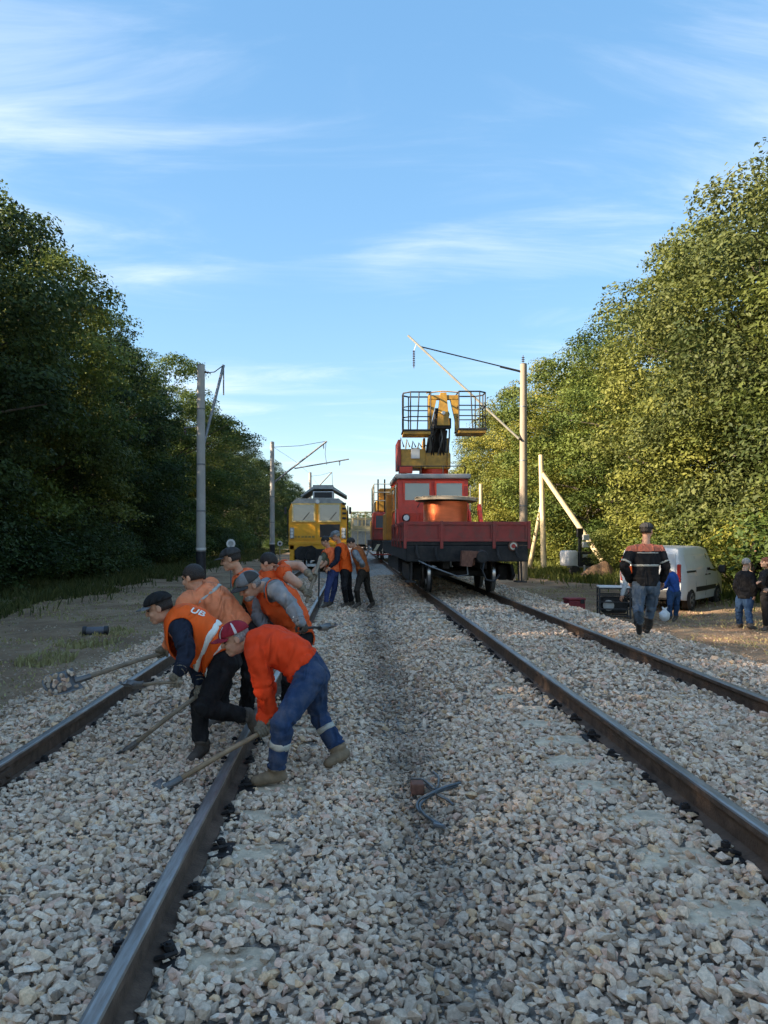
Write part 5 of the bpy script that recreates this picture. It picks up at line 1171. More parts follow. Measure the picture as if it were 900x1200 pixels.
    for nm, tc_, wd in (('thigh', 1.0, .22), ('shin', .0, .22), ('shin', .93, .16), ('arm', 1.0, .26), ('fore', .0, .26), ('fore', .9, .18), ('thigh', .02, .16)):
        k = names == nm; ring[k] += np.exp(-((tpar[k]-tc_)/wd)**2)*np.sin(6.28*(tpar[k]*6.5+wv[k]*1.6))
    k = names == 'torso'; tk = ((V-np.array(hips))@np.array((neck-hips).normalized()))/(neck-hips).length; ring[k] += .7*np.exp(-((tk[k]-.25)/.2)**2)*np.sin(6.28*(tk[k]*8+wv[k]*2.2))
    V = V+N_*(ring*np.where(bare | np.isin(names, ['shoe', 'neck']), 0, .0085))[:, None]
    V = V+N_*((fold-.45)*amp*np.where(bare, 0.08, 1.0))[:, None]
    me.vertices.foreach_set('co', V.astype(np.float32).ravel())
    # spine parameter: 0 at the hips, 1 at the neck
    A0, A1 = np.array(hips), np.array(neck); axn = (A1-A0)/np.linalg.norm(A1-A0)
    tsp = ((V-A0)@axn)/np.linalg.norm(A1-A0)
    isarm = np.isin(names, ['arm', 'fore']); isleg = np.isin(names, ['thigh', 'shin'])
    armcut = np.where(names == 'arm', tpar*.5, np.where(names == 'fore', .5+tpar*.5, 0.))
    top = ((names == 'torso') & (tsp > hem)) | (names == 'neck') | (isarm & (armcut <= sleeve))
    matid = np.where(top, 0, np.where(names == 'shoe', 2, np.where(isarm, 3, 1)))
    nf = len(me.polygons); lt = np.empty(nf, np.int32); me.polygons.foreach_get('loop_total', lt); ls_ = np.empty(nf, np.int32); me.polygons.foreach_get('loop_start', ls_); lv = np.empty(len(me.loops), np.int32); me.loops.foreach_get('vertex_index', lv)
    f0 = lv[ls_]; f2 = lv[ls_+lt-1]; f1 = lv[ls_+1]
    def allf(mask): return mask[f0] & mask[f1] & mask[f2]
    me.update()
    # garments lifted off the body
    shirt = shirt or M_BOOT; pants = pants or M_BOOT
    pk = allf(top); sec2 = None
    if shirt2 is not None: sec2 = allf(tsp > shirt2[0]); 
    shell(me, pk, .010*S, shirt_name, [shirt] + ([shirt2[1]] if shirt2 else []), t, 0, .01, sec2)
    pm = (isleg & ~((names == 'shin') & (tpar > .985))) | ((names == 'torso') & (tsp <= hem+.12))
    shell(me, allf(pm), .004*S, pants_name, pants, t, 0, .006)
    if vest is not None:
        w_ = np.abs((V-np.array(sh))@np.array(ls))
        vm = ((names == 'torso') & (tsp > hem-.16) & (tsp < 1.02)) | ((names == 'arm') & (w_ < .205*S) & (tpar < .35)) | ((names == 'neck') & (tsp < .98))
        shell(me, allf(vm), .024*S, 'vest', vest, t, vest_sag, .006)
        if vest_tape is not None:
            for a, b in tape_t:
                shell(me, allf((names == 'torso') & (tsp > a) & (tsp < b) & vm), .0275*S, 'reflective_tape', vest_tape, t, vest_sag, .002)
    if vest is None and vest_tape is not None:
        for a, b in tape_t: shell(me, allf((names == 'torso') & (tsp > a) & (tsp < b)), .013*S, 'reflective_tape', vest_tape, t, 0, .002)
    if arm_tape is not None:
        for nm, a, b in arm_tape: shell(me, allf((names == nm) & (tpar > a) & (tpar < b)), .014*S, 'reflective_tape', vest_tape or M_REFL, t, 0, .002)
    if leg_tape is not None:
        a, b, mm = leg_tape; shell(me, allf((names == 'shin') & (tpar > a) & (tpar < b)), .008*S, 'reflective_tape', mm, t, 0, .002)
    for s in (0, 1):      # boots as their own pieces: shafts and shoes
        pi = [i for i, p in enumerate(prims) if p[0] == 'shoe'][s]; si = [i for i, p in enumerate(prims) if p[0] == 'shin'][s]
        shell(me, allf((lab == pi) | ((lab == si) & (tpar > 1-boot_h))), .007*S, 'boot', boots, t, 0, .004)
    # head, joined into the body
    f = j['face'].normalized(); u = j.get('top', Vector((0, 0, 1))); u = (u-f*u.dot(f)).normalized(); l = u.cross(f)
    H = j['head']; hs = S*(1.04)
    def hp_(ff, ll, uu): return H+(f*ff+l*ll+u*uu)*hs
    def rr(a, b, c): return (a*hs, b*hs, c*hs)
    bm = bmesh.new(); AX = (f, l, u)
    for c, r in (((-.012, 0, .022), (.098, .077, .098)), ((.022, 0, -.035), (.072, .063, .085)), ((.058, 0, -.094), (.034, .036, .025)), ((.092, 0, .004), (.013, .010, .026)), ((.103, 0, -.022), (.017, .0145, .020)),
                 ((.080, 0, .026), (.018, .052, .012)), ((.066, .038, -.03), (.024, .022, .026)), ((.066, -.038, -.03), (.024, .022, .026)), ((.088, 0, -.064), (.012, .025, .007)), ((.087, 0, -.075), (.011, .022, .008)),
                 ((-.008, .079, -.008), (.022, .009, .033)), ((-.008, -.079, -.008), (.022, .009, .033)), ((0, 0, -.07), (.06, .055, .05))):
        ell(bm, hp_(*c), AX, rr(*r))
    cap_tube(bm, [hp_(-.022, 0, -.05), H.lerp(neck, .55)-f*.01, neck], [.056*S, .056*S, .064*S], 12)
    hm = remesh(bm, (.0065 if q == 'near' else .010 if q == 'mid' else .013), 2)
    hb = bmesh.new(); hb.from_mesh(me); k0 = len(hb.faces); hb.faces.ensure_lookup_table()
    for i, ff in enumerate(hb.faces): ff.material_index = int(matid[f0[i]]); ff.smooth = True
    hb.from_mesh(hm); hb.faces.ensure_lookup_table()
    for ff in hb.faces[k0:]: ff.material_index = 3; ff.smooth = True
    def add_part(mi, fn):
        nf0 = len(hb.faces); fn(hb); hb.faces.ensure_lookup_table()
        for ff in hb.faces[nf0:]: ff.material_index = mi; ff.smooth = True
    for s in (-1, 1):
        add_part(4, lambda b, s=s: ell(b, hp_(.079, s*.031, .003), AX, rr(.010, .013, .0065), 2)); add_part(4, lambda b, s=s: ell(b, hp_(.090, s*.032, .027), AX, rr(.006, .020, .0045), 1))
    add_part(5, lambda b: ell(b, hp_(.0925, 0, -.0695), AX, rr(.008, .021, .0045), 1))
    # hands: gloves are clothing, bare hands belong to the body
    for s in 'LR':
        wr, el = j['wr'+s], j['el'+s]; fn = None
        if s in grips:
            c, axd = grips[s]; c = vec(c)-base; fn = lambda b, wr=wr, c=c, axd=axd, s=s: grip_hand(b, wr, c, vec(axd), S, 1 if s == 'L' else -1)
        else:
            d = (wr-el).normalized(); pn = (hips-wr); fn = lambda b, wr=wr, d=d, pn=pn, s=s: open_hand(b, wr, d, pn, 1 if s == 'L' else -1, S)
        if gloves is not None:
            g = bmesh.new(); fn(g); m = MB.__new__(MB); m.bm = g; d = (wr-el).normalized(); m.tube([wr-d*.05*S, wr-d*.02*S, wr+d*.012*S], [.049*S, .047*S, .038*S], 12); m.build('glove', gloves, t, smooth=True)
        else: add_part(3, fn)
    bmesh.ops.recalc_face_normals(hb, faces=hb.faces[k0:])
    out = bpy.data.meshes.new('body'); hb.to_mesh(out); hb.free(); bpy.data.meshes.remove(hm)
    obj('body', out, [shirt, pants, boots, skin, M_EYE, M_LIP], t); bpy.data.meshes.remove(me)
    # hair or cap
    def dome(r, cu, cf, umin, name, m, slot=None, nu=7, nv=28, squash=1.0):
        b = bmesh.new(); rings = []
        for a in range(nu+1):
            th = (math.pi/2)*(a/nu); ring = []
            for k in range(nv):
                ph = 2*math.pi*k/nv; lo = umin(ph) if callable(umin) else umin
                z = lo+(r[2]-lo)*math.sin(th); q_ = math.sqrt(max(.0, 1-(max(z, 0)/r[2])**2))*(1 if z > 0 else 1-.1*(z/lo if lo else 0)); q_ = max(q_, .02)
                ring.append(b.verts.new(hp_(cf+r[0]*q_*math.cos(ph), r[1]*q_*math.sin(ph), cu+z)))
            rings.append(ring)
        for A, B in zip(rings, rings[1:]):
            for k in range(nv):
                ff = b.faces.new((A[k], A[(k+1) % nv], B[(k+1) % nv], B[k])); ff.smooth = True
                if slot and slot(k, nv, rings.index(A)): ff.material_index = 1
        b.faces.new(rings[-1])
        bmesh.ops.recalc_face_normals(b, faces=b.faces[:]); mm = bpy.data.meshes.new(name); b.to_mesh(mm); b.free(); o = obj(name, mm, m, t); k = o.modifiers.new('thickness', 'SOLIDIFY'); k.thickness = .006; k.offset = 0; return o
    if hair is not None:
        lo = (lambda ph: .015 if math.cos(ph) > .6 else (-.11 if hair_long else -.05) if math.cos(ph) < .1 else -.02) if not cap else (lambda ph: .03 if math.cos(ph) > .2 else -.055)
        if cap is None or True: dome((.102, .081, .098), .021, -.014, lo, 'hair', hair)
    if beard is not None:
        b = bmesh.new(); ell(b, hp_(.052, 0, -.088), AX, rr(.050, .052, .038), 3); m = MB.__new__(MB); m.bm = b; m.build('beard', beard, t, smooth=True)
    if cap is not None:
        cm, vm_, slot = cap[0], cap[1], (cap[3] if len(cap) > 3 else None)
        o = dome((.116, .096, .085), .040, -.010, .0, 'cap', cm if isinstance(cm, list) else [cm], slot, 8, 36)
        if cap[2]:
            b = bmesh.new(); g = []
            for a in range(6):
                row = []
                for k in range(11):
                    ph = R(-62+12.4*k); rad = .108+.072*(a/5)*math.cos(ph*.85); row.append(b.verts.new(hp_(-.010+rad*math.cos(ph)*1.03, rad*.86*math.sin(ph), .044-.010*(a/5)-.022*math.sin(ph)**2)))
                g.append(row)
            for A, B in zip(g, g[1:]):
                for k in range(10): b.faces.new((A[k], A[k+1], B[k+1], B[k])).smooth = True
            mm = bpy.data.meshes.new('visor'); b.to_mesh(mm); b.free(); v = obj('visor', mm, vm_, o); k = v.modifiers.new('thickness', 'SOLIDIFY'); k.thickness = .005
    return t
def shovel(label, tip, top, blade=True, r=.0185, wood=None, up=Vector((0, 0, 1)), w=.115, L=.30, extra=.0, group='long handled shovels'):
    """shaft from top down to tip, then a shovel blade"""
    tip, top = vec(tip), vec(top); d = (tip-top).normalized(); t = empty('shovel', tip); tag(t, label, 'shovel', group)
    wood = wood or M_SHAFT
    Lg = (tip-top).length; MB().tube([top-tip, (top-tip)*.5+Vector((0, 0, .01)), Vector((0, 0, 0))], [r*.95, r, r*1.05], 10).build('shaft', wood, t, smooth=True)
    if blade:
        la = d.cross(up).normalized(); nn = la.cross(d).normalized(); b = bmesh.new(); rows = []
        for a in range(8):
            v = a/7; row = []
            for k in range(9):
                x = (k/8-.5)*2; ww = w*(1 if v < .75 else math.sqrt(max(.02, 1-((v-.75)/.27)**2))); row.append(b.verts.new(d*(v*L)+la*x*ww+nn*(.030*x*x-.012*math.sin(v*3.1)+.02*v)))
            rows.append(row)
        for A, B in zip(rows, rows[1:]):
            for k in range(8): b.faces.new((A[k], A[k+1], B[k+1], B[k])).smooth = True
        mm = bpy.data.meshes.new('blade'); b.to_mesh(mm); b.free(); o = obj('blade', mm, M_BLADE, t); k = o.modifiers.new('thickness', 'SOLIDIFY'); k.thickness = .004
        MB().tube([-d*.10, d*.03], [.024, .028], 10).build('socket', M_BLADE, t)
    return t
M_SHAFT = mat('worn_wood_shaft', (0.30, 0.20, 0.115), 0.7, 0, 0.25, 9, bump=0.2, bs=40); M_SHAFT2 = mat('grey_wood_shaft', (0.24, 0.19, 0.135), 0.8, 0, 0.25, 9, bump=0.2, bs=40)
M_BLADE = mat('worn_blade_steel', (0.20, 0.19, 0.18), 0.5, 0.7, 0.3, 9, dirt=(0.13, 0.09, 0.06), dirt_s=8, dirt_amt=0.6)
# ---- workers on the left track
C_ORANGE = cloth('red_orange_sweater', (0.90, 0.062, 0.012), vs=7, var=.15, dirt=(0.45, 0.05, 0.02), amt=.4); C_BLUE = cloth('work_trouser_blue', (0.024, 0.050, 0.115), dirt=(0.13, 0.12, 0.11), amt=.45)
C_VEST = cloth('hi_vis_orange', (1.0, 0.12, 0.012), .7, vs=7, var=.12, dirt=(0.5, 0.10, 0.03), amt=.35); C_NAVY = cloth('navy_sleeve', (0.018, 0.022, 0.036)); C_BLACK = cloth('black_cloth', (0.014, 0.013, 0.014), dirt=(0.06, 0.055, 0.05), amt=.3)
C_PEACH = cloth('faded_peach_shirt', (0.80, 0.24, 0.105), vs=7, var=.15); C_GREYS = cloth('grey_sweater', (0.24, 0.245, 0.25)); C_VEST2 = cloth('worn_hi_vis_orange', (0.82, 0.105, 0.02), .8, vs=7, dirt=(0.3, 0.10, 0.04), amt=.4)
C_VESTP = cloth('pale_hi_vis_orange', (1.0, 0.17, 0.05), .7); C_BLUEP = cloth('blue_work_trouser', (0.045, 0.060, 0.16)); C_OLIVE = cloth('olive_shirt', (0.10, 0.10, 0.06)); C_BROWN = cloth('dark_brown_trouser', (0.035, 0.028, 0.022)); C_RUSTC = cloth('rust_orange_jacket', (0.48, 0.14, 0.04), dirt=(0.2, 0.1, 0.06))
C_CAPR = cloth('maroon_cap', (0.30, 0.022, 0.035)); C_CAPW = cloth('white_cap_stripe', (0.62, 0.58, 0.56)); C_CAPB = cloth('black_cap', (0.020, 0.019, 0.019)); C_CAPG = cloth('grey_cap', (0.20, 0.20, 0.20)); C_CAPDG = cloth('dark_grey_cap', (0.055, 0.052, 0.05)); C_VISW = cloth('pale_visor', (0.55, 0.53, 0.50))
C_JEAN = cloth('faded_jeans', (0.075, 0.105, 0.145), dirt=(0.16, 0.17, 0.17), amt=.5); C_JEAN2 = cloth('blue_jeans', (0.030, 0.065, 0.135)); C_JBLUE = cloth('bright_blue_jacket', (0.030, 0.085, 0.30)); C_RUBBER = mat('black_rubber_boot', (0.015, 0.014, 0.014), .45); C_LIGHT = cloth('light_grey_sleeve', (0.50, 0.50, 0.48)); C_SALMON = cloth('salmon_yoke', (0.50, 0.15, 0.09))
WG = 'track workers with tools'
# shovel lines first, so that hands can close on them
sA_tip, sA_top = P(92, 797, 6.32), P(226, 754.5, 6.85)        # lifted shovel with stones
s1_tip, s1_top = bedpt(197, 921, .03), P(333, 844, 5.66)
s2_tip, s2_top = bedpt(150, 878, .03), P(240, 809, 6.02)
def on(a, b, f): return a.lerp(b, f)
dA, d1, d2 = (sA_tip-sA_top), (s1_tip-s1_top), (s2_tip-s2_top)
# man in red-orange sweater
hL1, hR1 = on(s1_top, s1_tip, .10), on(s1_top, s1_tip, .20)
person('bent worker in red orange sweater, blue trousers and maroon striped cap', dict(
    hipL=(363, 795, 5.58), hipR=(367, 790, 5.84), kneeL=(331, 849, 5.38), kneeR=(372, 838, 5.98), ankL=(324, 902, 5.44), toeL=(285, 909, 5.38), ankR=(396, 884, 5.88), toeR=(372, 899, 5.72),
    mid=(336, 759, 5.72), neck=(291, 752, 5.74), shL=(301, 768, 5.56), shR=(301, 752, 5.93), elL=(309, 808, 5.58), elR=(313, 805, 5.92), wrL=hL1+Vector((-.01, .02, .085)), wrR=hR1+Vector((.0, .05, .075)),
    head=(275, 748, 5.74), face=Vector((-1, -.22, -.42))), 'near', .97, C_ORANGE, C_BLUE, M_TANB, SKIN, HAIR_G, cap=([C_CAPR, C_CAPW], C_CAPR, True, lambda k, n, r: (abs((k % n)-n/4) < .6 or abs((k % n)-3*n/4) < .6) and r < 6 or (abs((k % n)-2) < .6 or abs((k % n)-(n-2)) < .6) and r < 5),
    gloves=M_GLOVE, grips={'L': (hL1, d1), 'R': (hR1, d1)}, leg_tape=(.34, .52, M_REFLD), hem=.10, loose=1.08, belly=1.1, shirt_name='sweater', group=WG)
shovel('shovel with pale shaft across the near rail held by the red orange sweater', s1_tip, s1_top, wood=M_SHAFT)
# man in hi-vis vest, one shin lifted onto the rail
hL2, hR2 = P(205, 800, 5.64), on(s2_top, s2_tip, .05)
person('crouching worker in bright hi-vis vest, navy sleeves and black cap', dict(
    hipL=(264, 777, 6.10), hipR=(264, 771, 6.32), kneeL=(238, 829, 5.86), kneeR=(232, 823, 6.10), ankL=(287, 839, 6.10), toeL=(300, 872, 6.16), ankR=(236, 879, 6.06), toeR=(222, 889, 5.92),
    mid=(243, 741, 6.18), neck=(199, 722, 6.15), shL=(210, 736, 5.98), shR=(207, 722, 6.34), elL=(219, 763, 5.80), elR=(225, 772, 6.28), wrL=(211, 787, 5.64), wrR=hR2+Vector((-.02, .06, .07)),
    head=(186, 712, 6.13), face=Vector((-1, -.10, -.38))), 'near', .97, C_NAVY, C_BLACK, M_BOOT, SKIN, HAIR_D, cap=(C_CAPB, C_CAPG, True), vest=C_VEST, vest_tape=M_REFL, vest_sag=.15, tape_t=((.14, .25), (.36, .47)),
    gloves=M_GLOVE, grips={'L': (hL2, Vector((-1, .12, .02))), 'R': (hR2, d2)}, hem=.12, loose=1.05, group=WG)
shovel('shovel with shaft leaning past the knee of the hi-vis worker', s2_tip, s2_top, wood=M_SHAFT2)
shovel('short shovel lying towards the far rail under the gloved hand', P(160, 803.5, 5.95), P(214, 799, 5.58), r=.014, wood=M_SHAFT2, w=.07, L=.16)
# man in peach shirt lifting the loaded shovel
hLA, hRA = on(sA_top, sA_tip, .29), on(sA_top, sA_tip, .04)
person('worker in faded peach shirt with his back turned, lifting a loaded shovel', dict(
    hipL=(272, 750, 6.92), hipR=(292, 746, 7.10), kneeL=(262, 795, 6.80), kneeR=(294, 798, 7.00), ankL=(258, 842, 6.98), toeL=(244, 850, 6.85), ankR=(287, 834, 7.22), toeR=(272, 846, 7.05),
    mid=(258, 712, 6.98), neck=(232, 692, 6.98), shL=(217, 708, 6.78), shR=(248, 686, 7.2), elL=(205, 742, 6.62), elR=(238, 735, 7.05), wrL=hLA+Vector((.05, .02, .06)), wrR=hRA+Vector((.05, .05, .06)),
    head=(226, 677, 6.98), face=Vector((-1, .45, -.25))), 'near', 1.0, C_PEACH, C_BLACK, M_BOOT, SKIN, HAIR_D, gloves=M_GLOVE, grips={'L': (hLA, dA), 'R': (hRA, dA)}, hem=.08, loose=1.12, vest_tape=M_REFLD, tape_t=((.80, .87),), group=WG)
t = shovel('lifted shovel loaded with stones above the far rail', sA_tip, sA_top, r=.02, wood=M_SHAFT2, up=Vector((0, -.55, 1)), w=.15, L=.27)
rg = random.Random(3)
dd = dA.normalized(); la = dd.cross(Vector((0, -.55, 1))).normalized(); nn = la.cross(dd).normalized()
for k in range(34):
    o = bpy.data.objects.new('shovelled_stone', single[rg.randrange(len(single))]); COL.objects.link(o); r_ = rg.uniform(.022, .036)
    u_, v_ = rg.uniform(.02, .25), rg.uniform(-.12, .12); o.location = sA_tip+dd*u_+la*v_+nn*(.03+rg.uniform(0, .05)*(1-abs(v_)/.13)); o.scale = (r_, r_*.9, r_*.75); o.rotation_euler = (rg.uniform(0, 6), rg.uniform(0, 6), rg.uniform(0, 6))
    c = PAL[rg.randrange(len(PAL))]*rg.uniform(.55, .85); o.color = (*c, 1); tag(o, 'grey stone heaped on the lifted shovel', 'stone', 'stones heaped on the lifted shovel')
# man with grey cap
s4_top, s4_tip = P(352, 737, 6.72), P(381, 736, 7.1)
hL4 = P(354, 737, 6.72)
person('bent worker in grey cap and orange vest over grey sleeves', dict(
    hipL=(352, 752, 7.2), hipR=(346, 748, 7.45), kneeL=(340, 797, 7.1), kneeR=(354, 792, 7.42), ankL=(337, 840, 7.25), toeL=(322, 846, 7.15), ankR=(350, 833, 7.5), toeR=(338, 840, 7.4),
    mid=(340, 713, 7.22), neck=(313, 690, 7.12), shL=(324, 691, 6.93), shR=(309, 688, 7.34), elL=(342, 710, 6.80), elR=(303, 722, 7.28), wrL=(352, 729, 6.70), wrR=(315, 745, 7.15),
    head=(292, 686, 7.03), face=Vector((-.85, -.55, -.62))), 'near', 1.0, C_GREYS, C_BLACK, M_BOOT, SKIN, HAIR_G, cap=([C_CAPG, C_CAPDG], C_CAPDG, True, lambda k, n, r: 6 < (k % n) < 14), vest=C_VEST2, vest_tape=None, vest_sag=.05,
    gloves=M_GLOVE2, grips={'L': (hL4, s4_tip-s4_top)}, arm_tape=(('fore', .62, .80),), hem=.05, beard=HAIR_G, loose=1.06, group=WG)
shovel('thin dark bar lying flat behind the red orange sweater', s4_tip, s4_top, r=.012, wood=M_DSTEEL, w=.07, L=.14)
# man with dark cap behind
person('worker in dark cap and orange vest standing behind the peach shirt', dict(
    hipL=(310, 722, 8.6), hipR=(316, 720, 8.85), kneeL=(300, 760, 8.55), kneeR=(308, 758, 8.8), ankL=(306, 792, 8.7), toeL=(296, 796, 8.6), ankR=(314, 790, 8.9), toeR=(302, 794, 8.8),
    mid=(298, 694, 8.65), neck=(281, 673, 8.6), shL=(283, 684, 8.42), shR=(290, 678, 8.8), elL=(275, 712, 8.3), elR=(282, 708, 8.7), wrL=(268, 735, 8.2), wrR=(272, 730, 8.5),
    head=(270, 655, 8.55), face=Vector((-1, .05, -.30))), 'near', 1.0, C_OLIVE, C_BLACK, M_BOOT, SKIN, HAIR_D, cap=(C_CAPDG, C_CAPDG, True), vest=C_VESTP, vest_tape=M_REFL, tape_t=((.62, .70),), gloves=M_GLOVE2, group=WG)
# bare-armed man
s6_top, s6_tip = P(376, 652, 9.0), P(359, 706, 8.7)
h6a, h6b = on(s6_top, s6_tip, .48), on(s6_top, s6_tip, .82)
person('bare armed worker leaning in behind the grey cap, gripping a bar', dict(
    hipL=(296, 712, 9.2), hipR=(298, 708, 9.0), kneeL=(306, 748, 9.25), kneeR=(312, 746, 8.95), ankL=(300, 782, 9.25), toeL=(310, 786, 9.2), ankR=(308, 782, 9.0), toeR=(318, 786, 8.95),
    mid=(308, 690, 9.1), neck=(324, 668, 9.0), shL=(333, 663, 9.2), shR=(333, 672, 8.85), elL=(352, 663, 9.1), elR=(349, 684, 8.72), wrL=h6a+Vector((-.06, 0, .05)), wrR=h6b+Vector((-.07, 0, .06)),
    head=(315, 660, 8.95), face=Vector((1, -.2, -.6))), 'near', 1.0, C_VEST2, C_BLACK, M_BOOT, SKIN, HAIR_D, sleeve=.12, gloves=M_GLOVE, grips={'L': (h6a, s6_tip-s6_top), 'R': (h6b, s6_tip-s6_top)}, group=WG)
tag(MB().tube([s6_top, s6_tip], .019, 10).build('wooden_bar', M_SHAFT2, smooth=True), 'short wooden handle gripped by the bare arms', 'handle')
tag(MB().tube([P(374, 655, 17.5), P(373.5, 712, 17.5)], .018, 8).build('upright_bar', M_DSTEEL), 'thin dark upright bar standing at the rail before the blue trousers', 'bar')
# three workers farther along
s7_top, s7_tip = P(373, 650, 18.6), P(366, 690, 18.3)
person('farther worker in pale orange vest and blue trousers reaching left', dict(
    hipL=(389, 672, 18.9), hipR=(392, 671, 19.1), kneeL=(384, 691, 18.8), kneeR=(392, 690, 19.1), ankL=(382, 706, 18.8), toeL=(377, 709, 18.6), ankR=(388, 705, 19.2), toeR=(382, 708, 19.0),
    mid=(390, 659, 19.0), neck=(385, 643, 19.0), shL=(381, 649, 18.9), shR=(388, 647, 19.15), elL=(376, 659, 18.6), elR=(381, 660, 18.8), wrL=(370, 665, 18.45), wrR=(374, 666, 18.6),
    head=(381, 634, 18.95), face=Vector((-1, -.1, -.5))), 'mid', 1.0, C_OLIVE, C_BLUEP, M_BOOT, SKIN, HAIR_D, vest=C_VESTP, vest_sag=.05, sleeve=.45, group=WG)
person('farther worker in orange vest over navy sleeves and black trousers', dict(
    hipL=(404, 672, 19.0), hipR=(407, 671, 19.25), kneeL=(403, 691, 18.8), kneeR=(409, 690, 19.2), ankL=(406, 707, 19.0), toeL=(399, 710, 18.9), ankR=(412, 705, 19.3), toeR=(405, 709, 19.2),
    mid=(404, 655, 19.1), neck=(398, 638, 19.1), shL=(396, 644, 18.9), shR=(402, 642, 19.3), elL=(395, 657, 18.75), elR=(392, 655, 19.2), wrL=(387, 664, 18.7), wrR=(384, 662, 19.1),
    head=(393, 628, 19.05), face=Vector((-1, -.1, -.4))), 'mid', 1.02, C_NAVY, C_BLACK, M_BOOT, SKIN, HAIR_G, cap=(C_CAPG, C_CAPG, True), vest=C_VEST, vest_tape=None, group=WG)
s9_top, s9_tip = P(433, 640, 18.9), bedpt(413, 706, .0)
h9 = on(s9_top, s9_tip, .40)
person('farther worker in rust orange jacket and dark trousers leaning on a rod', dict(
    hipL=(424, 672, 19.0), hipR=(428, 671, 19.25), kneeL=(418, 691, 18.85), kneeR=(431, 690, 19.25), ankL=(420, 706, 19.0), toeL=(414, 709, 18.9), ankR=(436, 706, 19.4), toeR=(430, 710, 19.3),
    mid=(423, 657, 19.1), neck=(416, 642, 19.05), shL=(416, 648, 18.9), shR=(421, 645, 19.3), elL=(424, 660, 18.7), elR=(428, 658, 19.1), wrL=h9+Vector((.05, 0, .05)), wrR=on(s9_top, s9_tip, .28)+Vector((.05, .05, .03)),
    head=(411, 636, 19.0), face=Vector((-1, -.05, -.6))), 'mid', 1.0, C_GREYS, C_BROWN, M_BOOT, SKIN, HAIR_D, vest=C_RUSTC, gloves=M_GLOVE, grips={'L': (h9, s9_tip-s9_top), 'R': (on(s9_top, s9_tip, .28), s9_tip-s9_top)}, group=WG)
tag(MB().tube([s9_top, s9_tip], .018, 8).build('long_rod', M_STEEL, smooth=True), 'long thin rod held by the rust orange jacket', 'rod')
# ---- people on the right
person('man walking away in black and salmon jacket with reflective bands', dict(
    hipL=(749, 687, 11.8), hipR=(765, 687, 11.8), kneeL=(748, 711, 11.75), kneeR=(763, 712, 11.9), ankL=(749, 731, 11.45), toeL=(749, 742, 11.62), ankR=(758, 738.5, 12.0), toeR=(760, 740, 12.25),
    mid=(756, 662, 11.8), neck=(757, 638, 11.8), shL=(740, 645, 11.8), shR=(773, 645, 11.8), elL=(731, 664, 11.75), elR=(780, 664, 11.75), wrL=(738, 680, 11.95), wrR=(776, 680, 11.95),
    head=(758, 622, 11.84), face=Vector((.75, .75, -.05))), 'near', 1.0, C_BLACK, C_JEAN, C_RUBBER, SKIN, HAIR_D, cap=(C_CAPDG, C_CAPDG, True), vest=None, vest_tape=M_REFLD, tape_t=((.47, .55), (.78, .83)), shirt2=(.83, C_SALMON), arm_tape=(('arm', .62, .78),), hem=.0, loose=1.12, boot_h=.55, shirt_name='jacket')
person('stooping man in bright blue jacket behind the van', dict(
    hipL=(786, 695, 19.4), hipR=(793, 695, 19.5), kneeL=(785, 709, 19.3), kneeR=(793, 709, 19.45), ankL=(785, 722, 19.4), toeL=(779, 725, 19.3), ankR=(792, 722, 19.5), toeR=(787, 726, 19.4),
    mid=(790, 684, 19.45), neck=(785, 671, 19.45), shL=(781, 676, 19.3), shR=(789, 675, 19.65), elL=(778, 686, 19.15), elR=(781, 686, 19.7), wrL=(770, 690, 19.15), wrR=(773, 690, 19.65),
    head=(779, 666, 19.4), face=Vector((-1, .1, -.6))), 'mid', .92, C_JBLUE, C_JEAN2, M_BOOT, SKIN, HAIR_D, sleeve=1.0, shirt_name='jacket', loose=1.05, hem=.05)
person('partly hidden man with orange vest and light sleeves bending over the generator', dict(
    hipL=(750, 692, 20.2), hipR=(760, 691, 20.3), kneeL=(746, 708, 20.0), kneeR=(758, 708, 20.2), ankL=(748, 720, 20.2), toeL=(742, 722, 20.0), ankR=(762, 720, 20.3), toeR=(756, 723, 20.1),
    mid=(744, 678, 20.2), neck=(736, 666, 20.2), shL=(731, 669, 20.1), shR=(742, 668, 20.4), elL=(733, 685, 19.9), elR=(740, 684, 20.3), wrL=(729, 697, 19.85), wrR=(732, 697, 20.3),
    head=(734, 656, 20.2), face=Vector((-1, -.1, -.5))), 'mid', 1.0, C_LIGHT, C_BLACK, M_BOOT, SKIN, HAIR_D, cap=(C_VEST2, C_VEST2, True), vest=C_VEST)
person('grey haired man in black jacket and blue jeans with hands in pockets', dict(
    hipL=(868.5, 700, 17.5), hipR=(877.5, 700, 17.4), kneeL=(866, 719, 17.55), kneeR=(877, 719, 17.3), ankL=(867, 736, 17.6), toeL=(872, 740, 17.7), ankR=(879, 737, 17.2), toeR=(886, 740, 17.25),
    mid=(873, 685, 17.5), neck=(873, 669, 17.5), shL=(866, 674, 17.65), shR=(881, 674, 17.35), elL=(862, 687, 17.6), elR=(884, 687, 17.25), wrL=(866, 698, 17.6), wrR=(884, 698, 17.3),
    head=(875, 660, 17.5), face=Vector((.85, .35, -.05))), 'mid', .98, C_BLACK, C_JEAN2, M_BOOT, SKIN2, HAIR_G, hem=-.06, loose=1.15, shirt_name='jacket')
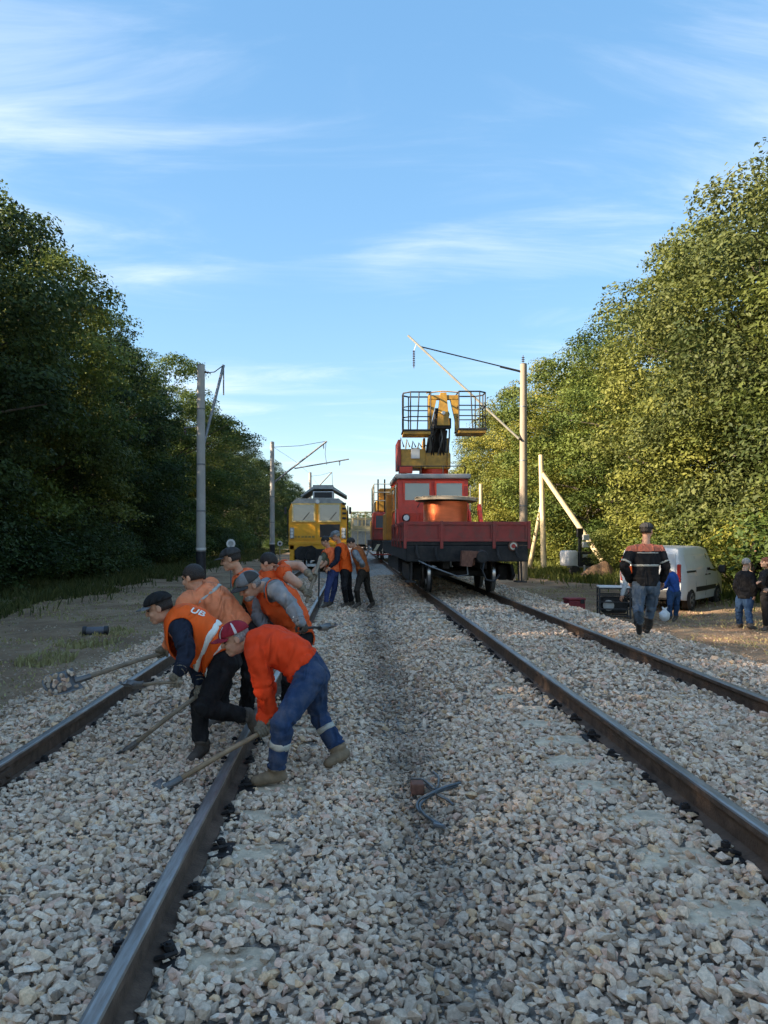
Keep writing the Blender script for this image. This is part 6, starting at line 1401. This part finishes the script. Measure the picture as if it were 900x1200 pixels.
person('man in black shirt standing behind the grey haired man', dict(
    hipL=(882, 671, 24.5), hipR=(889, 671, 24.5), kneeL=(882, 690, 24.5), kneeR=(889, 690, 24.5), ankL=(882, 703, 24.5), toeL=(876, 706, 24.4), ankR=(890, 703, 24.6), toeR=(884, 706, 24.4),
    mid=(886, 660, 24.5), neck=(885, 646.5, 24.5), shL=(880, 650, 24.4), shR=(892, 650, 24.6), elL=(878, 661, 24.2), elR=(894, 661, 24.6), wrL=(879, 669, 24.0), wrR=(892, 670, 24.4),
    head=(883, 639, 24.5), face=Vector((-.9, -.2, -.1))), 'mid', 1.05, C_BLACK, C_BLACK, M_BOOT, SKIN2, HAIR_D, sleeve=.3)
person('auburn haired person in black cut by the right picture edge', dict(
    hipL=(897, 697, 17.0), hipR=(906, 697, 17.2), kneeL=(897, 718, 16.95), kneeR=(906, 718, 17.2), ankL=(898, 738, 17.0), toeL=(891, 741, 16.9), ankR=(907, 737, 17.2), toeR=(900, 741, 17.1),
    mid=(901, 683, 17.1), neck=(899, 667, 17.1), shL=(894, 673, 16.95), shR=(906, 672, 17.3), elL=(892, 686, 16.8), elR=(908, 686, 17.2), wrL=(889, 683, 16.6), wrR=(900, 690, 16.9),
    head=(897, 659, 17.05), face=Vector((-.9, .1, 0))), 'mid', .96, C_BLACK, C_BLACK, M_BOOT, SKIN2, HAIR_R, hair_long=True, loose=1.1, shirt_name='jacket')
sg = tag(MB().lathe([(.17, 0), (.17, .012)], axis='y', seg=20).build('round_sign', M_WHITE, None, P(270.5, 637, 29)), 'pale round disc sign just above the dark cap near the first pole', 'sign')
MB().cyl((0, .02, -.02), (0, .02, -1.7), .025, 8).build('sign_post', M_STEEL, sg); MB().lathe([(.10, -.004), (.10, -.001)], axis='y', seg=16).build('sign_mark', M_GREY, sg)
# white lettering on the back of the bright vest
def vest_text(txt, c, right, up, size, parent_label):
    par = next(o for o in bpy.data.objects if o.get('label') == parent_label)
    ve = next(o for o in par.children if o.name.startswith('vest'))
    cu = bpy.data.curves.new('lettering', 'FONT'); cu.body = txt; cu.size = size; cu.align_x = 'CENTER'; cu.align_y = 'CENTER'; cu.offset = size*.02
    to = bpy.data.objects.new('lettering', cu); COL.objects.link(to); dg = bpy.context.evaluated_depsgraph_get(); me = bpy.data.meshes.new_from_object(to.evaluated_get(dg)); bpy.data.objects.remove(to)
    bm = bmesh.new(); bm.from_mesh(me); bmesh.ops.subdivide_edges(bm, edges=bm.edges[:], cuts=2); right = right.normalized(); n = right.cross(up).normalized(); up = n.cross(right); c = c-par.location
    from mathutils.bvhtree import BVHTree
    vb = bmesh.new(); vb.from_mesh(ve.data); tree_ = BVHTree.FromBMesh(vb); vb.free()
    for v in bm.verts:
        p = c+right*v.co.x+up*v.co.y; hit = tree_.ray_cast(p+n*.5, -n)
        v.co = (hit[0]+n*.006) if hit[0] is not None else p
    bm.to_mesh(me); bm.free(); obj('lettering', me, M_REFL, par)
vest_text('UB', P(231, 714, 6.0), Vector((1, -.05, -.22)), Vector((.2, .55, 1)), .088, 'crouching worker in bright hi-vis vest, navy sleeves and black cap')
